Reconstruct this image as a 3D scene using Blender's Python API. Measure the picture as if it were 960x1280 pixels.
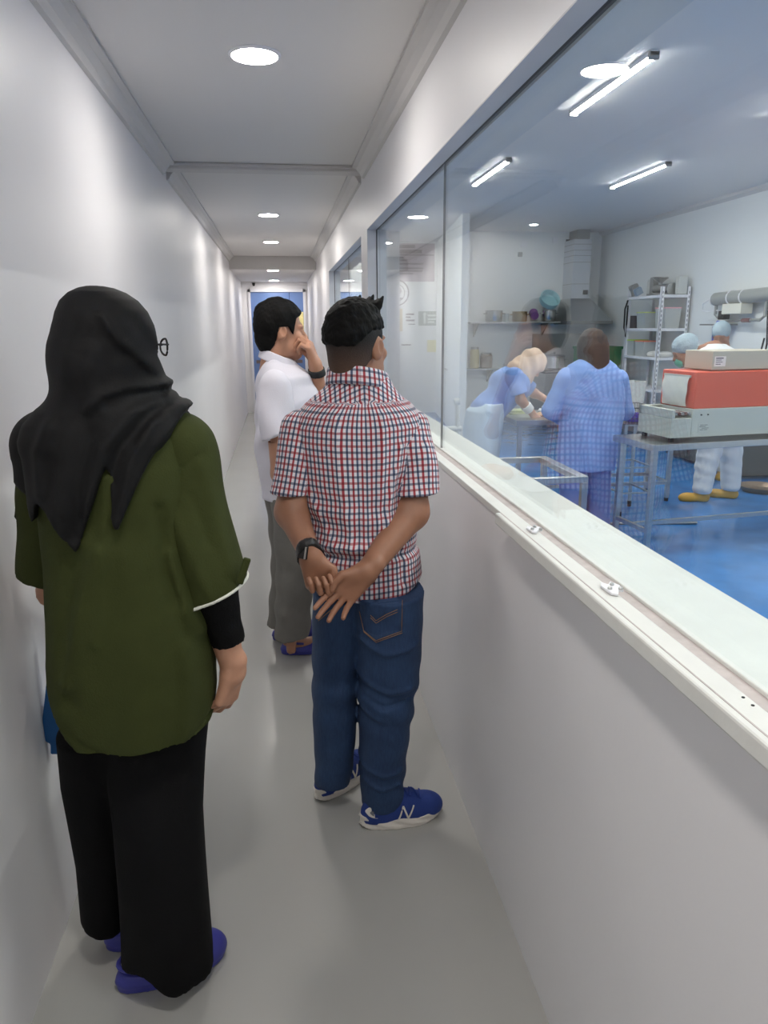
import bpy, bmesh, math, random
import numpy as np
from mathutils import Vector, Matrix
random.seed(7); rng = np.random.RandomState(5)
for o in list(bpy.data.objects): bpy.data.objects.remove(o)
sc = bpy.context.scene
COL = sc.collection

# ------------------------------------------------------------------ camera
F, CX, CY = 904.0, 480.0, 640.0            # focal length in px of the 960x1280 frame
def nrm(v):
    v = np.array(v, float); return v/np.linalg.norm(v)
_yc = nrm([348-CX, -(408-CY), -F])         # corridor direction seen by the camera
_up = -nrm([25, -3500, -F]); _up = nrm(_up-_yc*(_up@_yc))
_xc = np.cross(_yc, _up)
CM = np.array([_xc, _yc, _up]); CAM = np.array([0, 0, 1.6])
def ray(x, y): return CM@nrm([x-CX, -(y-CY), -F])
def at(x, y, Y):                            # point seen at a pixel, at distance Y down the corridor
    r = ray(x, y); return CAM+r*Y/r[1]
def atz(x, y, z=0.0):
    r = ray(x, y); return CAM+r*(z-CAM[2])/r[2]
cd = bpy.data.cameras.new('camera'); cam = bpy.data.objects.new('camera', cd); COL.objects.link(cam)
cd.sensor_fit = 'HORIZONTAL'; cd.sensor_width = 36.0; cd.lens = F/960*36.0; cd.clip_start = .05
m4 = Matrix.Identity(4)
for i in range(3):
    for j in range(3): m4[i][j] = CM[i, j]
m4.translation = Vector(CAM); cam.matrix_world = m4
sc.camera = cam

# ------------------------------------------------------------------ world, exposure
w = bpy.data.worlds.new('world'); sc.world = w; w.use_nodes = True
w.node_tree.nodes['Background'].inputs[0].default_value = (.8, .85, .9, 1)
w.node_tree.nodes['Background'].inputs[1].default_value = .02
sc.view_settings.view_transform = 'Standard'; sc.view_settings.look = 'None'
sc.view_settings.gamma = 1.0; sc.view_settings.use_curve_mapping = False
sc.view_settings.exposure = 0.0
DOWN_E, TUBE_E = 168.0, 170.0                 # emission of the downlights and of the tube lights
DOWN_LIGHTS = [(-.045, 3.0, 2.56), (-.045, 6.93, 2.56), (-.045, 9.07, 2.56), (-.045, 11.25, 2.40), (-.045, 13.7, 2.40), (-.045, .75, 2.56), (-.045, -1.4, 2.56)]
TUBES = [(2.1, 4.2, 5.35), (2.1, 6.8, 8.0), (3.62, 4.2, 5.35), (3.62, 6.8, 8.0), (2.1, 1.6, 2.75), (3.62, 1.6, 2.75), (2.1, -1.0, .15), (3.62, -1.0, .15), (1.2, 9.5, 10.7), (1.2, 12.0, 13.2)]  # last two tubes are unseen, added to brighten the recess wall

# ------------------------------------------------------------------ materials
MATS = {}
def sinp(b, k, v):
    if k in b.inputs: b.inputs[k].default_value = v
def lin(c): return tuple((x/12.92 if x <= .04045 else ((x+.055)/1.055)**2.4) for x in c)
def mat(name, col, rough=.5, metal=0.0, bump=0.0, bscale=60.0, var=0.0, vscale=6.0, alpha=1.0, sheen=0.0, emis=None, trans=0.0, stretch=None, spec=.5, sss=0.0):
    """col is the sRGB colour; optional noise variation of colour and noise bump"""
    if name in MATS: return MATS[name]
    m = bpy.data.materials.new(name); m.use_nodes = True; nt = m.node_tree
    b = nt.nodes['Principled BSDF']; c = lin(col)
    sinp(b, 'Base Color', (*c, 1)); sinp(b, 'Roughness', rough); sinp(b, 'Metallic', metal)
    sinp(b, 'Specular IOR Level', spec)
    if alpha < 1: sinp(b, 'Alpha', alpha)
    if sheen: sinp(b, 'Sheen Weight', sheen)
    if trans: sinp(b, 'Transmission Weight', trans)
    if sss: sinp(b, 'Subsurface Weight', sss); sinp(b, 'Subsurface Radius', (.01, .004, .002))
    if emis:
        sinp(b, 'Emission Color', (*lin(emis[0]), 1)); sinp(b, 'Emission Strength', emis[1])
    tc = None
    def coords():
        nonlocal tc
        if tc is None:
            t = nt.nodes.new('ShaderNodeTexCoord'); mp = nt.nodes.new('ShaderNodeMapping')
            nt.links.new(t.outputs['Object'], mp.inputs[0])
            if stretch: mp.inputs['Scale'].default_value = stretch
            tc = mp
        return tc.outputs[0]
    if var:
        n = nt.nodes.new('ShaderNodeTexNoise'); n.inputs['Scale'].default_value = vscale; n.inputs['Detail'].default_value = 5
        nt.links.new(coords(), n.inputs['Vector'])
        r = nt.nodes.new('ShaderNodeValToRGB')
        r.color_ramp.elements[0].position = .3; r.color_ramp.elements[1].position = .7
        r.color_ramp.elements[0].color = (*[x*(1-var) for x in c], 1); r.color_ramp.elements[1].color = (*[min(1, x*(1+var)) for x in c], 1)
        nt.links.new(n.outputs['Fac'], r.inputs[0]); nt.links.new(r.outputs[0], b.inputs['Base Color'])
    if bump:
        n = nt.nodes.new('ShaderNodeTexNoise'); n.inputs['Scale'].default_value = bscale; n.inputs['Detail'].default_value = 4
        nt.links.new(coords(), n.inputs['Vector'])
        bp = nt.nodes.new('ShaderNodeBump'); bp.inputs['Strength'].default_value = min(1, bump); bp.inputs['Distance'].default_value = .01
        nt.links.new(n.outputs['Fac'], bp.inputs['Height']); nt.links.new(bp.outputs[0], b.inputs['Normal'])
    MATS[name] = m; return m
def emit(name, col, e):
    m = bpy.data.materials.new(name); m.use_nodes = True; nt = m.node_tree
    nt.nodes.remove(nt.nodes['Principled BSDF']); em = nt.nodes.new('ShaderNodeEmission')
    em.inputs[0].default_value = (*col, 1); em.inputs[1].default_value = e
    nt.links.new(em.outputs[0], nt.nodes['Material Output'].inputs[0]); return m
def glass_mat(name, tint=(.95, .98, .97), f0=.028, grazing=.86):
    """thin pane: lets light straight through, mirrors more at grazing angles"""
    m = bpy.data.materials.new(name); m.use_nodes = True; nt = m.node_tree; N = nt.nodes; L = nt.links
    N.remove(N['Principled BSDF'])
    lw = N.new('ShaderNodeLayerWeight'); lw.inputs['Blend'].default_value = .5
    p = N.new('ShaderNodeMath'); p.operation = 'POWER'; p.inputs[1].default_value = 5.0; L.new(lw.outputs['Facing'], p.inputs[0])
    ma = N.new('ShaderNodeMath'); ma.operation = 'MULTIPLY_ADD'; ma.inputs[1].default_value = grazing; ma.inputs[2].default_value = f0; L.new(p.outputs[0], ma.inputs[0])
    t = N.new('ShaderNodeBsdfTransparent'); t.inputs[0].default_value = (*tint, 1)
    g = N.new('ShaderNodeBsdfGlossy'); g.inputs['Roughness'].default_value = 0.0; g.inputs[0].default_value = (1, 1, 1, 1)
    mx = N.new('ShaderNodeMixShader'); L.new(ma.outputs[0], mx.inputs[0]); L.new(t.outputs[0], mx.inputs[1]); L.new(g.outputs[0], mx.inputs[2])
    L.new(mx.outputs[0], N['Material Output'].inputs[0]); return m
WALL = mat('wall_paint', (.90, .895, .905), .42, bump=.05, bscale=30, var=.012, vscale=2.0)
WALL_R = mat('room_wall_paint', (.89, .90, .90), .5, bump=.04, bscale=40)
CEIL = mat('ceiling_paint', (.86, .85, .845), .7, bump=.02, bscale=40)
CORN = mat('cornice_paint', (.80, .79, .785), .6)
FLOOR = mat('floor_epoxy_grey', (.70, .70, .685), .16, bump=.035, bscale=3.5, var=.03, vscale=1.5)
FLOORB = mat('floor_epoxy_blue', (.22, .48, .74), .16, bump=.10, bscale=14, var=.16, vscale=5)
SILLM = mat('sill_paint', (.855, .855, .84), .5, bump=.05, bscale=50, var=.03, vscale=14)
SILLG = mat('sill_groove', (.74, .70, .69), .7, var=.12, vscale=30)
LINTEL = mat('lintel_shade_tone', (.77, .78, .805), .5, var=.03)  # soffit shade and blue floor bounce put into the lining colour
DARKSEAL = mat('dark_sealant', (.22, .22, .23), .6)
STEEL = mat('brushed_steel', (.74, .745, .74), .28, 1.0, bump=.05, bscale=120, stretch=(1, 1, .05))
STEELD = mat('dull_steel', (.62, .62, .61), .42, 1.0)
BLACKP = mat('black_rubber', (.06, .06, .065), .6)
WHITEP = mat('white_metal', (.90, .90, .92), .35)
GLASS = glass_mat('window_glass')

# ------------------------------------------------------------------ mesh helpers
class MB:
    def __init__(s): s.bm = bmesh.new()
    def box(s, lo, hi, M=None):
        lo = Vector(lo); hi = Vector(hi); vs = []
        for k in range(8):
            v = Vector(((hi if k & 1 else lo).x, (hi if k & 2 else lo).y, (hi if k & 4 else lo).z))
            if M is not None: v = M@v
            vs.append(s.bm.verts.new(v))
        for f in ((0, 2, 3, 1), (4, 5, 7, 6), (0, 1, 5, 4), (2, 6, 7, 3), (0, 4, 6, 2), (1, 3, 7, 5)): s.bm.faces.new([vs[i] for i in f])
        return s
    def ring(s, c, r, ax, n, r2=None, up=None):
        ax = Vector(ax).normalized(); t = Vector(up) if up else (Vector((0, 0, 1)) if abs(ax.z) < .9 else Vector((1, 0, 0)))
        u = ax.cross(t).normalized(); v = ax.cross(u); r2 = r if r2 is None else r2
        return [s.bm.verts.new(Vector(c)+u*r*math.cos(2*math.pi*i/n)+v*r2*math.sin(2*math.pi*i/n)) for i in range(n)]
    def bridge(s, A, Bq):
        n = len(A)
        for i in range(n): s.bm.faces.new((A[i], A[(i+1) % n], Bq[(i+1) % n], Bq[i]))
    def cyl(s, a, b, r, n=16, r2=None, cap=True):
        a = Vector(a); b = Vector(b); A = s.ring(a, r, b-a, n); Bq = s.ring(b, r if r2 is None else r2, b-a, n); s.bridge(A, Bq)
        if cap: s.bm.faces.new(A[::-1]); s.bm.faces.new(Bq)
        return s
    def tube(s, pts, r, n=8, closed=False):
        pts = [Vector(p) for p in pts]; prev = None; first = None; L = len(pts)
        for i, p in enumerate(pts):
            d = (pts[(i+1) % L]-pts[i-1]) if closed or 0 < i < L-1 else (pts[1]-pts[0] if i == 0 else pts[-1]-pts[-2])
            R = s.ring(p, r if not hasattr(r, '__len__') else r[i], d, n)
            if prev: s.bridge(prev, R)
            else: first = R
            prev = R
        if closed: s.bridge(prev, first)
        else: s.bm.faces.new(first[::-1]); s.bm.faces.new(prev)
        return s
    def lathe(s, prof, c=(0, 0, 0), n=24, M=None):
        c = Vector(c); prev = None
        for k, (r, z) in enumerate(prof):
            R = [s.bm.verts.new((lambda q: M@q if M is not None else q)(c+Vector((r*math.cos(2*math.pi*i/n), r*math.sin(2*math.pi*i/n), z)))) for i in range(n)]
            if prev: s.bridge(prev, R)
            elif r > 1e-4: s.bm.faces.new(R[::-1])
            prev = R
        if prof[-1][0] > 1e-4: s.bm.faces.new(prev)
        return s
    def prism(s, poly, d):
        d = Vector(d); A = [s.bm.verts.new(Vector(p)) for p in poly]; Bq = [s.bm.verts.new(Vector(p)+d) for p in poly]
        s.bridge(A, Bq); s.bm.faces.new(A[::-1]); s.bm.faces.new(Bq); return s
    def build(s, name, m, parent=None, bevel=0.0, smooth=False, seg=2):
        bmesh.ops.recalc_face_normals(s.bm, faces=s.bm.faces)
        if bevel: bmesh.ops.bevel(s.bm, geom=list(s.bm.edges), offset=bevel, segments=seg, affect='EDGES', profile=.5, clamp_overlap=True)
        me = bpy.data.meshes.new(name); s.bm.to_mesh(me); s.bm.free()
        if smooth:
            me.polygons.foreach_set('use_smooth', [True]*len(me.polygons))
            try: me.set_sharp_from_angle(angle=math.radians(38))
            except Exception: pass
        me.materials.append(m); o = bpy.data.objects.new(name, me); COL.objects.link(o)
        if parent: o.parent = parent
        return o
def box(lo, hi): return MB().box(lo, hi)
def tag(o, label=None, cat=None, group=None, kind=None):
    if label: o['label'] = label
    if cat: o['category'] = cat
    if group: o['group'] = group
    if kind: o['kind'] = kind
    return o
def thing(name, label, cat, loc=(0, 0, 0), rz=0.0, group=None):
    o = bpy.data.objects.new(name, None); COL.objects.link(o); o.empty_display_size = .1
    o.location = loc; o.rotation_euler = (0, 0, rz); return tag(o, label, cat, group)
def struct(name, mb, m, parent=None, **k):
    o = mb.build(name, m, parent, **k)
    if not parent: o['kind'] = 'structure'
    return o
def copy_tree(o, parent=None):
    c = o.copy(); COL.objects.link(c); c.parent = parent
    for ch in o.children: copy_tree(ch, c)
    return c

# ------------------------------------------------------------------ the setting
XL, XR, XG, XI = -.65, .565, .627, .765     # left wall, right wall face, glass, inner face of the window wall
ZC, ZC2, ZS, ZW, ZR = 2.56, 2.40, 1.12, 2.175, 3.05
YE, YB = 14.2, -3.2
W1 = (-.6, 4.7); W2 = (5.05, 8.2)           # window openings along the corridor
XF, YF, YA, YN = 5.3, 11.95, 13.5, -3.2
struct('floor', box((XL-.1, YB-.1, -.1), (XI-.05, YE+.1, 0)), FLOOR)
struct('floor_production_room', box((XI-.05, YN-.1, -.1), (XF+.1, YA+.1, 0)), FLOORB)
struct('wall_left', box((XL-.12, YB, 0), (XL, YE, 2.8)), WALL)
m = MB()
m.box((XR, YB, 0), (XI, YE, ZS-.02))
m.box((XR, YB, ZW), (XI, YE, 3.2))
for a, b in ((YB, W1[0]), (W1[1], W2[0]), (W2[1], YE)): m.box((XR, a, ZS-.02), (XI, b, ZW))
struct('wall_right', m, WALL)
struct('wall_end', MB().box((XL, YE, 0), (-.53, YE+.1, 2.8)).box((.52, YE, 0), (XR, YE+.1, 2.8)).box((-.53, YE, 2.27), (.52, YE+.1, 2.8)), WALL)
struct('wall_back', box((XL, YB-.12, 0), (XR, YB, 2.8)), WALL)
struct('ceiling', MB().box((XL, YB, ZC), (XR, 11.0, ZC+.1)).box((XL, 11.0, ZC2), (XR, YE, ZC+.1)), CEIL)
struct('ceiling_production_room', box((XI, YN, ZR), (XF, YA, ZR+.1)), CEIL)
struct('wall_far', box((2.76, YF, 0), (XF, YF+.12, ZR)), WALL_R)
struct('wall_room_right', box((XF, YN, 0), (XF+.12, YA, ZR)), WALL_R)
struct('wall_partition', MB().prism([(2.50, 10.1, 0), (2.60, 10.1, 0), (2.98, YA, 0), (2.88, YA, 0)], (0, 0, ZR)), WALL_R)
struct('wall_recess', box((XI, YA, 0), (2.98, YA+.12, ZR)), WALL_R)
struct('wall_room_near', box((XI, YN-.12, 0), (XF, YN, ZR)), WALL_R)
def cornice(name, x, sgn, y0, y1, z):
    prof = [(0, 0), (.075, 0), (.075, -.012), (.05, -.022), (.028, -.045), (.016, -.07), (0, -.075)]
    return struct(name, MB().prism([(x+sgn*a, y0, z+b) for a, b in prof], (0, y1-y0, 0)), CORN)
cornice('trim_1', XL, 1, YB, 4.84, ZC); cornice('trim_2', XR, -1, YB, 4.84, ZC)
cornice('trim_3', XL, 1, 5.0, 10.9, ZC); cornice('trim_4', XR, -1, 5.0, 10.9, ZC)
struct('trim_5', MB().box((XL, 4.86, ZC-.035), (XR, 4.98, ZC)).box((XL, 4.84, ZC-.018), (XR, 5.0, ZC)), CORN, bevel=.006)
struct('trim_6', MB().box((XL, 10.88, ZC2-.02), (XR, 11.02, ZC)), CORN, bevel=.006)
struct('trim_7', MB().prism([(XF, YN, ZR), (XF-.06, YN, ZR), (XF-.05, YN, ZR-.03), (XF, YN, ZR-.06)], (0, YF-YN, 0)), CORN)
# window sills (white slab with a groove where the glass stands) and lintel lining in the shade tone
for k, (a, b) in enumerate((W1, W2)):
    s = struct('trim_%d' % (8+2*k), MB().box((XR-.004, a, ZS-.02), (XG-.03, b, ZS)).box((XG-.006, a, ZS-.02), (XI+.02, b, ZS+.004)), SILLM, bevel=.002)
    MB().box((XG-.03, a, ZS-.02), (XG-.006, b, ZS-.002)).build('groove', SILLG, s)
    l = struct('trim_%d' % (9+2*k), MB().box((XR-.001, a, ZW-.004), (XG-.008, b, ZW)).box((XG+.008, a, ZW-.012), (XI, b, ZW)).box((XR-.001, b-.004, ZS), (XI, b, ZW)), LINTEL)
    MB().box((XG-.008, a, ZW-.004), (XG+.008, b, ZW)).box((XG-.008, b-.006, ZS), (XG-.003, b-.003, ZW)).build('seal', DARKSEAL, l)
    wn = thing('window_%d' % (k+1), None, None); wn['kind'] = 'structure'
    joints = [a, 2.81, b] if k == 0 else [a, 6.6, b]
    for y0, y1 in zip(joints[:-1], joints[1:]): box((XG-.004, y0+.0015, ZS-.004), (XG+.004, y1-.0015, ZW-.002)).build('pane', GLASS, wn)
    for y in joints[1:-1]:
        if y > 1.5: box((XG-.0042, y-.0013, ZS), (XG+.0042, y+.0013, ZW-.003)).build('joint_seal', mat('grey_silicone', (.36, .37, .38), .5), wn)
# the blue double door at the end of the corridor
BLUED = mat('blue_door_paint', (.43, .53, .73), .12, var=.04, vscale=3)
dr = thing('door_1', None, None); dr['kind'] = 'structure'
MB().box((-.53, YE-.03, 0), (-.49, YE+.05, 2.27)).box((.48, YE-.03, 0), (.52, YE+.05, 2.27)).box((-.53, YE-.03, 2.22), (.52, YE+.05, 2.27)).build('door_frame', WHITEP, dr)
for a, b in ((-.49, .222), (.228, .48)):
    lf = MB().box((a, YE+.005, .01), (b, YE+.045, 2.22)).build('door_leaf', BLUED, dr)
    MB().cyl((b-.05 if a < 0 else a+.05, YE-.03, 1.0), (b-.05 if a < 0 else a+.05, YE-.03, 1.2), .012).build('handle', STEEL, lf)
    MB().box((a+.05, YE, .92), (b-.05, YE+.006, .98)).build('push_plate', mat('bronze_plate', (.45, .40, .40), .4, .6), lf)
tag(MB().box((.375, YE-.001, 1.43), (.475, YE+.004, 1.86)).build('door_notice', mat('yellow_paper', (.93, .88, .62), .7, var=.12, vscale=22)), 'pale yellow notice stuck on the blue door', 'notice')
tag(MB().lathe([(.0, -.04), (.02, -.03), (.026, 0), (.026, .02)], (-.42, YE-.04, 2.36), 16).build('ceiling_sensor', BLACKP, smooth=True), 'tiny black sensor above the blue door', 'sensor')
# downlights
LED = emit('downlight_glow', (1, .95, .885), DOWN_E); LEDT = emit('tube_glow', (1, .985, .94), TUBE_E)
def downlight(x, y, z, label, group, r=.082):
    t = thing('downlight', label, 'ceiling light', (x, y, z), 0, group)
    MB().lathe([(r+.014, 0), (r+.014, -.004), (r+.002, -.009), (r+.002, -.003), (r+.002, 0)], n=32).build('trim_ring', WHITEP, t, smooth=True)
    MB().lathe([(r, -.001), (r, -.006), (r*.95, -.0075)], n=32).build('diffuser', LED, t)
dlab = ['round ceiling downlight nearest the camera in the first corridor bay', 'round corridor downlight just beyond the first ceiling beam', 'second round corridor downlight beyond the first ceiling beam', 'round downlight just beyond the far corridor beam', 'round downlight in front of the blue door', 'round corridor downlight above the camera', 'round corridor downlight behind the camera']
for (x, y, z), l in zip(DOWN_LIGHTS, dlab): downlight(x, y, z, l, 'corridor downlights')
downlight(3.84, 11.1, ZR, 'round downlight in the production room ceiling above the pot shelf', 'room downlight', .06)
tl = ['tube light nearest the window glass, longest in view', 'tube light over the bending worker, beyond the nearest tube', 'tube light cut by the right edge of the photo', 'tube light in the far row above the white rack', 'tube light above the window, nearest row', 'tube light in the nearest row, away from the window', 'tube light behind the camera, by the window', 'tube light behind the camera, away from the window', 'fill tube light added at the mouth of the far recess, out of view', 'fill tube light added inside the far recess, out of view']
for (x, y0, y1), l in zip(TUBES, tl):
    t = thing('tube_light', 'white ceiling '+l, 'ceiling light', (x, y0, ZR), 0, 'ceiling tube lights'); L = y1-y0
    MB().box((-.026, 0, -.030), (.026, L, 0)).build('housing', WHITEP, t, bevel=.003)
    MB().prism([(.025*math.cos(a), .024, -.0305+.0045*math.sin(a)) for a in np.linspace(0, -math.pi, 11)], (0, L-.048, 0)).build('tube', LEDT, t)
    for y in (.0, L-.025): MB().box((-.030, y, -.046), (.030, y+.024, -.004)).build('end_cap', mat('grey_cap', (.6, .6, .6), .5), t, bevel=.004)

# ------------------------------------------------------------------ implicit surfaces for people and cloth
def rot_z(a):
    c, s = math.cos(a), math.sin(a); return np.array([[c, -s, 0], [s, c, 0], [0, 0, 1.0]])
def rot_x(a):
    c, s = math.cos(a), math.sin(a); return np.array([[1.0, 0, 0], [0, c, -s], [0, s, c]])
def rot_y(a):
    c, s = math.cos(a), math.sin(a); return np.array([[c, 0, s], [0, 1.0, 0], [-s, 0, c]])
def V(*a): return np.array(a, np.float32)
def rc(P, a, b, ra, rb):
    a = np.asarray(a, np.float32); b = np.asarray(b, np.float32); ba = b-a
    t = np.clip((P-a)@ba/max(1e-9, float(ba@ba)), 0, 1)
    d = P-a-t[:, None]*ba
    return np.sqrt((d*d).sum(1))-(ra+(rb-ra)*t)
def chain(P, pts, rs, k=0.0):
    d = None
    for i in range(len(pts)-1):
        e = rc(P, pts[i], pts[i+1], rs[i], rs[i+1]); d = e if d is None else (smin(d, e, k) if k else np.minimum(d, e))
    return d
def ell(P, c, r, R=None):
    p = P-np.asarray(c, np.float32)
    if R is not None: p = p@np.asarray(R, np.float32)       # R: columns are the local axes
    r = np.asarray(r, np.float32); q = p/r; k0 = np.sqrt((q*q).sum(1)); q2 = q/r; k1 = np.sqrt((q2*q2).sum(1))+1e-9
    return k0*(k0-1)/k1
def rbox(P, c, h, r, R=None):
    p = P-np.asarray(c, np.float32)
    if R is not None: p = p@np.asarray(R, np.float32)
    q = np.abs(p)-(np.asarray(h, np.float32)-r)
    return np.sqrt((np.maximum(q, 0)**2).sum(1))+np.minimum(q.max(1), 0)-r
def smin(a, b, k):
    h = np.clip(.5+.5*(b-a)/k, 0, 1); return b+(a-b)*h-k*h*(1-h)
def smax(a, b, k): return -smin(-a, -b, k)
def vloft(P, rows, e=2.0):
    """stack of ellipses: rows of (z, cx, cy, a, b)"""
    R = np.array(sorted(rows), np.float32); z = np.clip(P[:, 2], R[0, 0], R[-1, 0])
    cx, cy, a, b = [np.interp(z, R[:, 0], R[:, i]).astype(np.float32) for i in (1, 2, 3, 4)]
    x = np.abs(P[:, 0]-cx)/a; y = np.abs(P[:, 1]-cy)/b
    d = ((x**e+y**e)**(1/e)-1)*np.minimum(a, b)
    return np.maximum(d, np.maximum(P[:, 2]-R[-1, 0], R[0, 0]-P[:, 2]))
def pxrows(rows, Y, b, inset=0.0):
    """silhouette rows (y, x_left, x_right[, depth half]) read on a plane at distance Y"""
    out = []
    for r in rows:
        y, xl, xr = r[:3]; A = at(xl, y, Y); Bq = at(xr, y, Y); bb = r[3] if len(r) > 3 else b; yy = r[4] if len(r) > 4 else Y
        out.append((float((A[2]+Bq[2])/2), float((A[0]+Bq[0])/2), yy, float((Bq[0]-A[0])/2)-inset, bb))
    return out
_ND = rng.randn(12, 3); _ND /= np.linalg.norm(_ND, axis=1)[:, None]; _NP = rng.rand(12)*6.28
def noise(P, f, n=6, k=0):
    s = 0
    for i in range(n):
        j = (i+k) % 12; s = s+np.sin(P@(_ND[j]*f*(1+.37*i)).astype(np.float32)+_NP[j])/(1+.3*i)
    return s/ n*1.6
def fold(P, d, f, amp, warp=.6, wf=9.0, k=0, sharp=1.0):
    """cloth folds: ridges across direction d"""
    s = np.sin(P@(nrm(d)*f).astype(np.float32)+warp*noise(P, wf, 4, k)*3.0)
    return amp*(np.sign(s)*np.abs(s)**sharp)*(.55+.45*noise(P, wf*.6, 3, k+3))
def sstep(x, a, b):
    t = np.clip((x-a)/(b-a), 0, 1); return t*t*(3-2*t)
def crease(P, pts, Y, w, amp, ymax=None):
    """one modelled crease: a soft ridge (amp > 0) or groove (amp < 0) along a polyline across the cloth"""
    d = None; Q = P[:, [0, 2]]
    W_ = [at(x, y, Y)[[0, 2]].astype(np.float32) for x, y in pts]
    for a, b in zip(W_[:-1], W_[1:]):
        ba = b-a; t = np.clip((Q-a)@ba/float(ba@ba), 0, 1); e = ((Q-a-t[:, None]*ba)**2).sum(1); d = e if d is None else np.minimum(d, e)
    g = amp*np.exp(-d/(w*w))
    return -g if ymax is None else -g*(P[:, 1] < ymax)
def surfnet(f, lo, hi, h, proj=2):
    lo = np.array(lo, float); n = np.maximum(3, np.ceil((np.array(hi, float)-lo)/h).astype(int)+1)
    ax = [lo[i]+h*np.arange(n[i]) for i in range(3)]
    G = np.stack(np.meshgrid(*ax, indexing='ij'), -1).reshape(-1, 3).astype(np.float32)
    val = np.concatenate([f(G[i:i+200000]) for i in range(0, len(G), 200000)]).reshape(n).astype(np.float32)
    ins = val < 0
    acc = np.zeros((*(n-1), 3), np.float32); cnt = np.zeros(n-1, np.int16); edges = []
    for a in range(3):
        s0 = [slice(None)]*3; s1 = [slice(None)]*3; s0[a] = slice(0, -1); s1[a] = slice(1, None)
        v0 = val[tuple(s0)]; v1 = val[tuple(s1)]; ch = ins[tuple(s0)] != ins[tuple(s1)]
        t = np.where(ch, v0/np.where(ch, v0-v1, 1), 0)
        idx = np.argwhere(ch); edges.append((a, idx, ins[tuple(s0)][ch]))
        pos = np.zeros((*ch.shape, 3), np.float32)
        ii = tuple(idx.T); p = idx.astype(np.float32).copy(); p[:, a] += t[ii]; pos[ii] = p
        o = [i for i in range(3) if i != a]
        for da in (0, 1):
            for db in (0, 1):
                s = [slice(None)]*3; s[o[0]] = slice(da, ch.shape[o[0]]-1+da); s[o[1]] = slice(db, ch.shape[o[1]]-1+db)
                acc += pos[tuple(s)]; cnt += ch[tuple(s)]
    act = cnt > 0; vid = np.full(act.shape, -1, np.int64); vid[act] = np.arange(act.sum())
    verts = (acc[act]/cnt[act][:, None])*h+lo
    quads = []
    for a, idx, s in edges:
        o = [(a+1) % 3, (a+2) % 3]
        ok = np.ones(len(idx), bool)
        for q in o: ok &= (idx[:, q] > 0) & (idx[:, q] < n[q]-1)
        idx = idx[ok]; s = s[ok]
        if not len(idx): continue
        c = []
        for da, db in ((-1, -1), (0, -1), (0, 0), (-1, 0)):
            q = idx.copy(); q[:, o[0]] += da; q[:, o[1]] += db; c.append(vid[tuple(q.T)])
        Q = np.stack(c, 1); Q[~s] = Q[~s][:, ::-1]; quads.append(Q)
    verts = verts.astype(np.float32)
    e = h*.35
    for _ in range(proj):
        d = f(verts); g = np.stack([f(verts+np.eye(3, dtype=np.float32)[i]*e)-f(verts-np.eye(3, dtype=np.float32)[i]*e) for i in range(3)], 1)/(2*e)
        g2 = (g*g).sum(1)+1e-6; st = (d/np.maximum(g2, .2))[:, None]*g
        L = np.sqrt((st*st).sum(1)); st *= np.minimum(1, h*.5/np.maximum(L, 1e-9))[:, None]; verts = verts-st
    return verts, (np.concatenate(quads) if quads else np.zeros((0, 4), int))
def mesh_obj(name, pieces, m, base=(0, 0, 0), parent=None, uvf=None, mats=None):
    vs = []; fs = []; n = 0
    for v, q in pieces: vs.append(v); fs.append(q+n); n += len(v)
    v = np.concatenate(vs); q = np.concatenate(fs)
    me = bpy.data.meshes.new(name); lv = (v-np.array(base, np.float32)).astype(np.float32)
    me.vertices.add(len(v)); me.vertices.foreach_set('co', lv.ravel())
    me.loops.add(len(q)*4); me.loops.foreach_set('vertex_index', q.ravel().astype(np.int32))
    me.polygons.add(len(q)); me.polygons.foreach_set('loop_start', np.arange(len(q), dtype=np.int32)*4)
    me.polygons.foreach_set('loop_total', np.full(len(q), 4, np.int32))
    me.update(); me.validate(); me.polygons.foreach_set('use_smooth', [True]*len(me.polygons))
    if uvf is not None:
        at_ = me.attributes.new('weave', 'FLOAT_VECTOR', 'POINT'); at_.data.foreach_set('vector', uvf(v).astype(np.float32).ravel())
    me.materials.append(m); o = bpy.data.objects.new(name, me); COL.objects.link(o)
    if parent is not None: o.parent = parent
    else: o.location = base
    return o
def sobj(name, f, lo, hi, h, m, base, parent, uvf=None): return mesh_obj(name, [surfnet(f, lo, hi, h)], m, base, parent, uvf)
def mbp(mb, name, m, base, parent, **k):           # a bmesh part given in world coordinates under a person at base
    bmesh.ops.translate(mb.bm, verts=mb.bm.verts, vec=-Vector(base)); return mb.build(name, m, parent, **k)
def march(f, px, py, s0=1.0, s1=8.0):
    """first point of surface f on the sight line through a pixel"""
    r = ray(px, py); s = np.linspace(s0, s1, 4000); d = f((CAM+s[:, None]*r).astype(np.float32)); i = int(np.argmax(d < 0))
    return CAM+r*s[i] if d[i] < 0 else None
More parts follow.
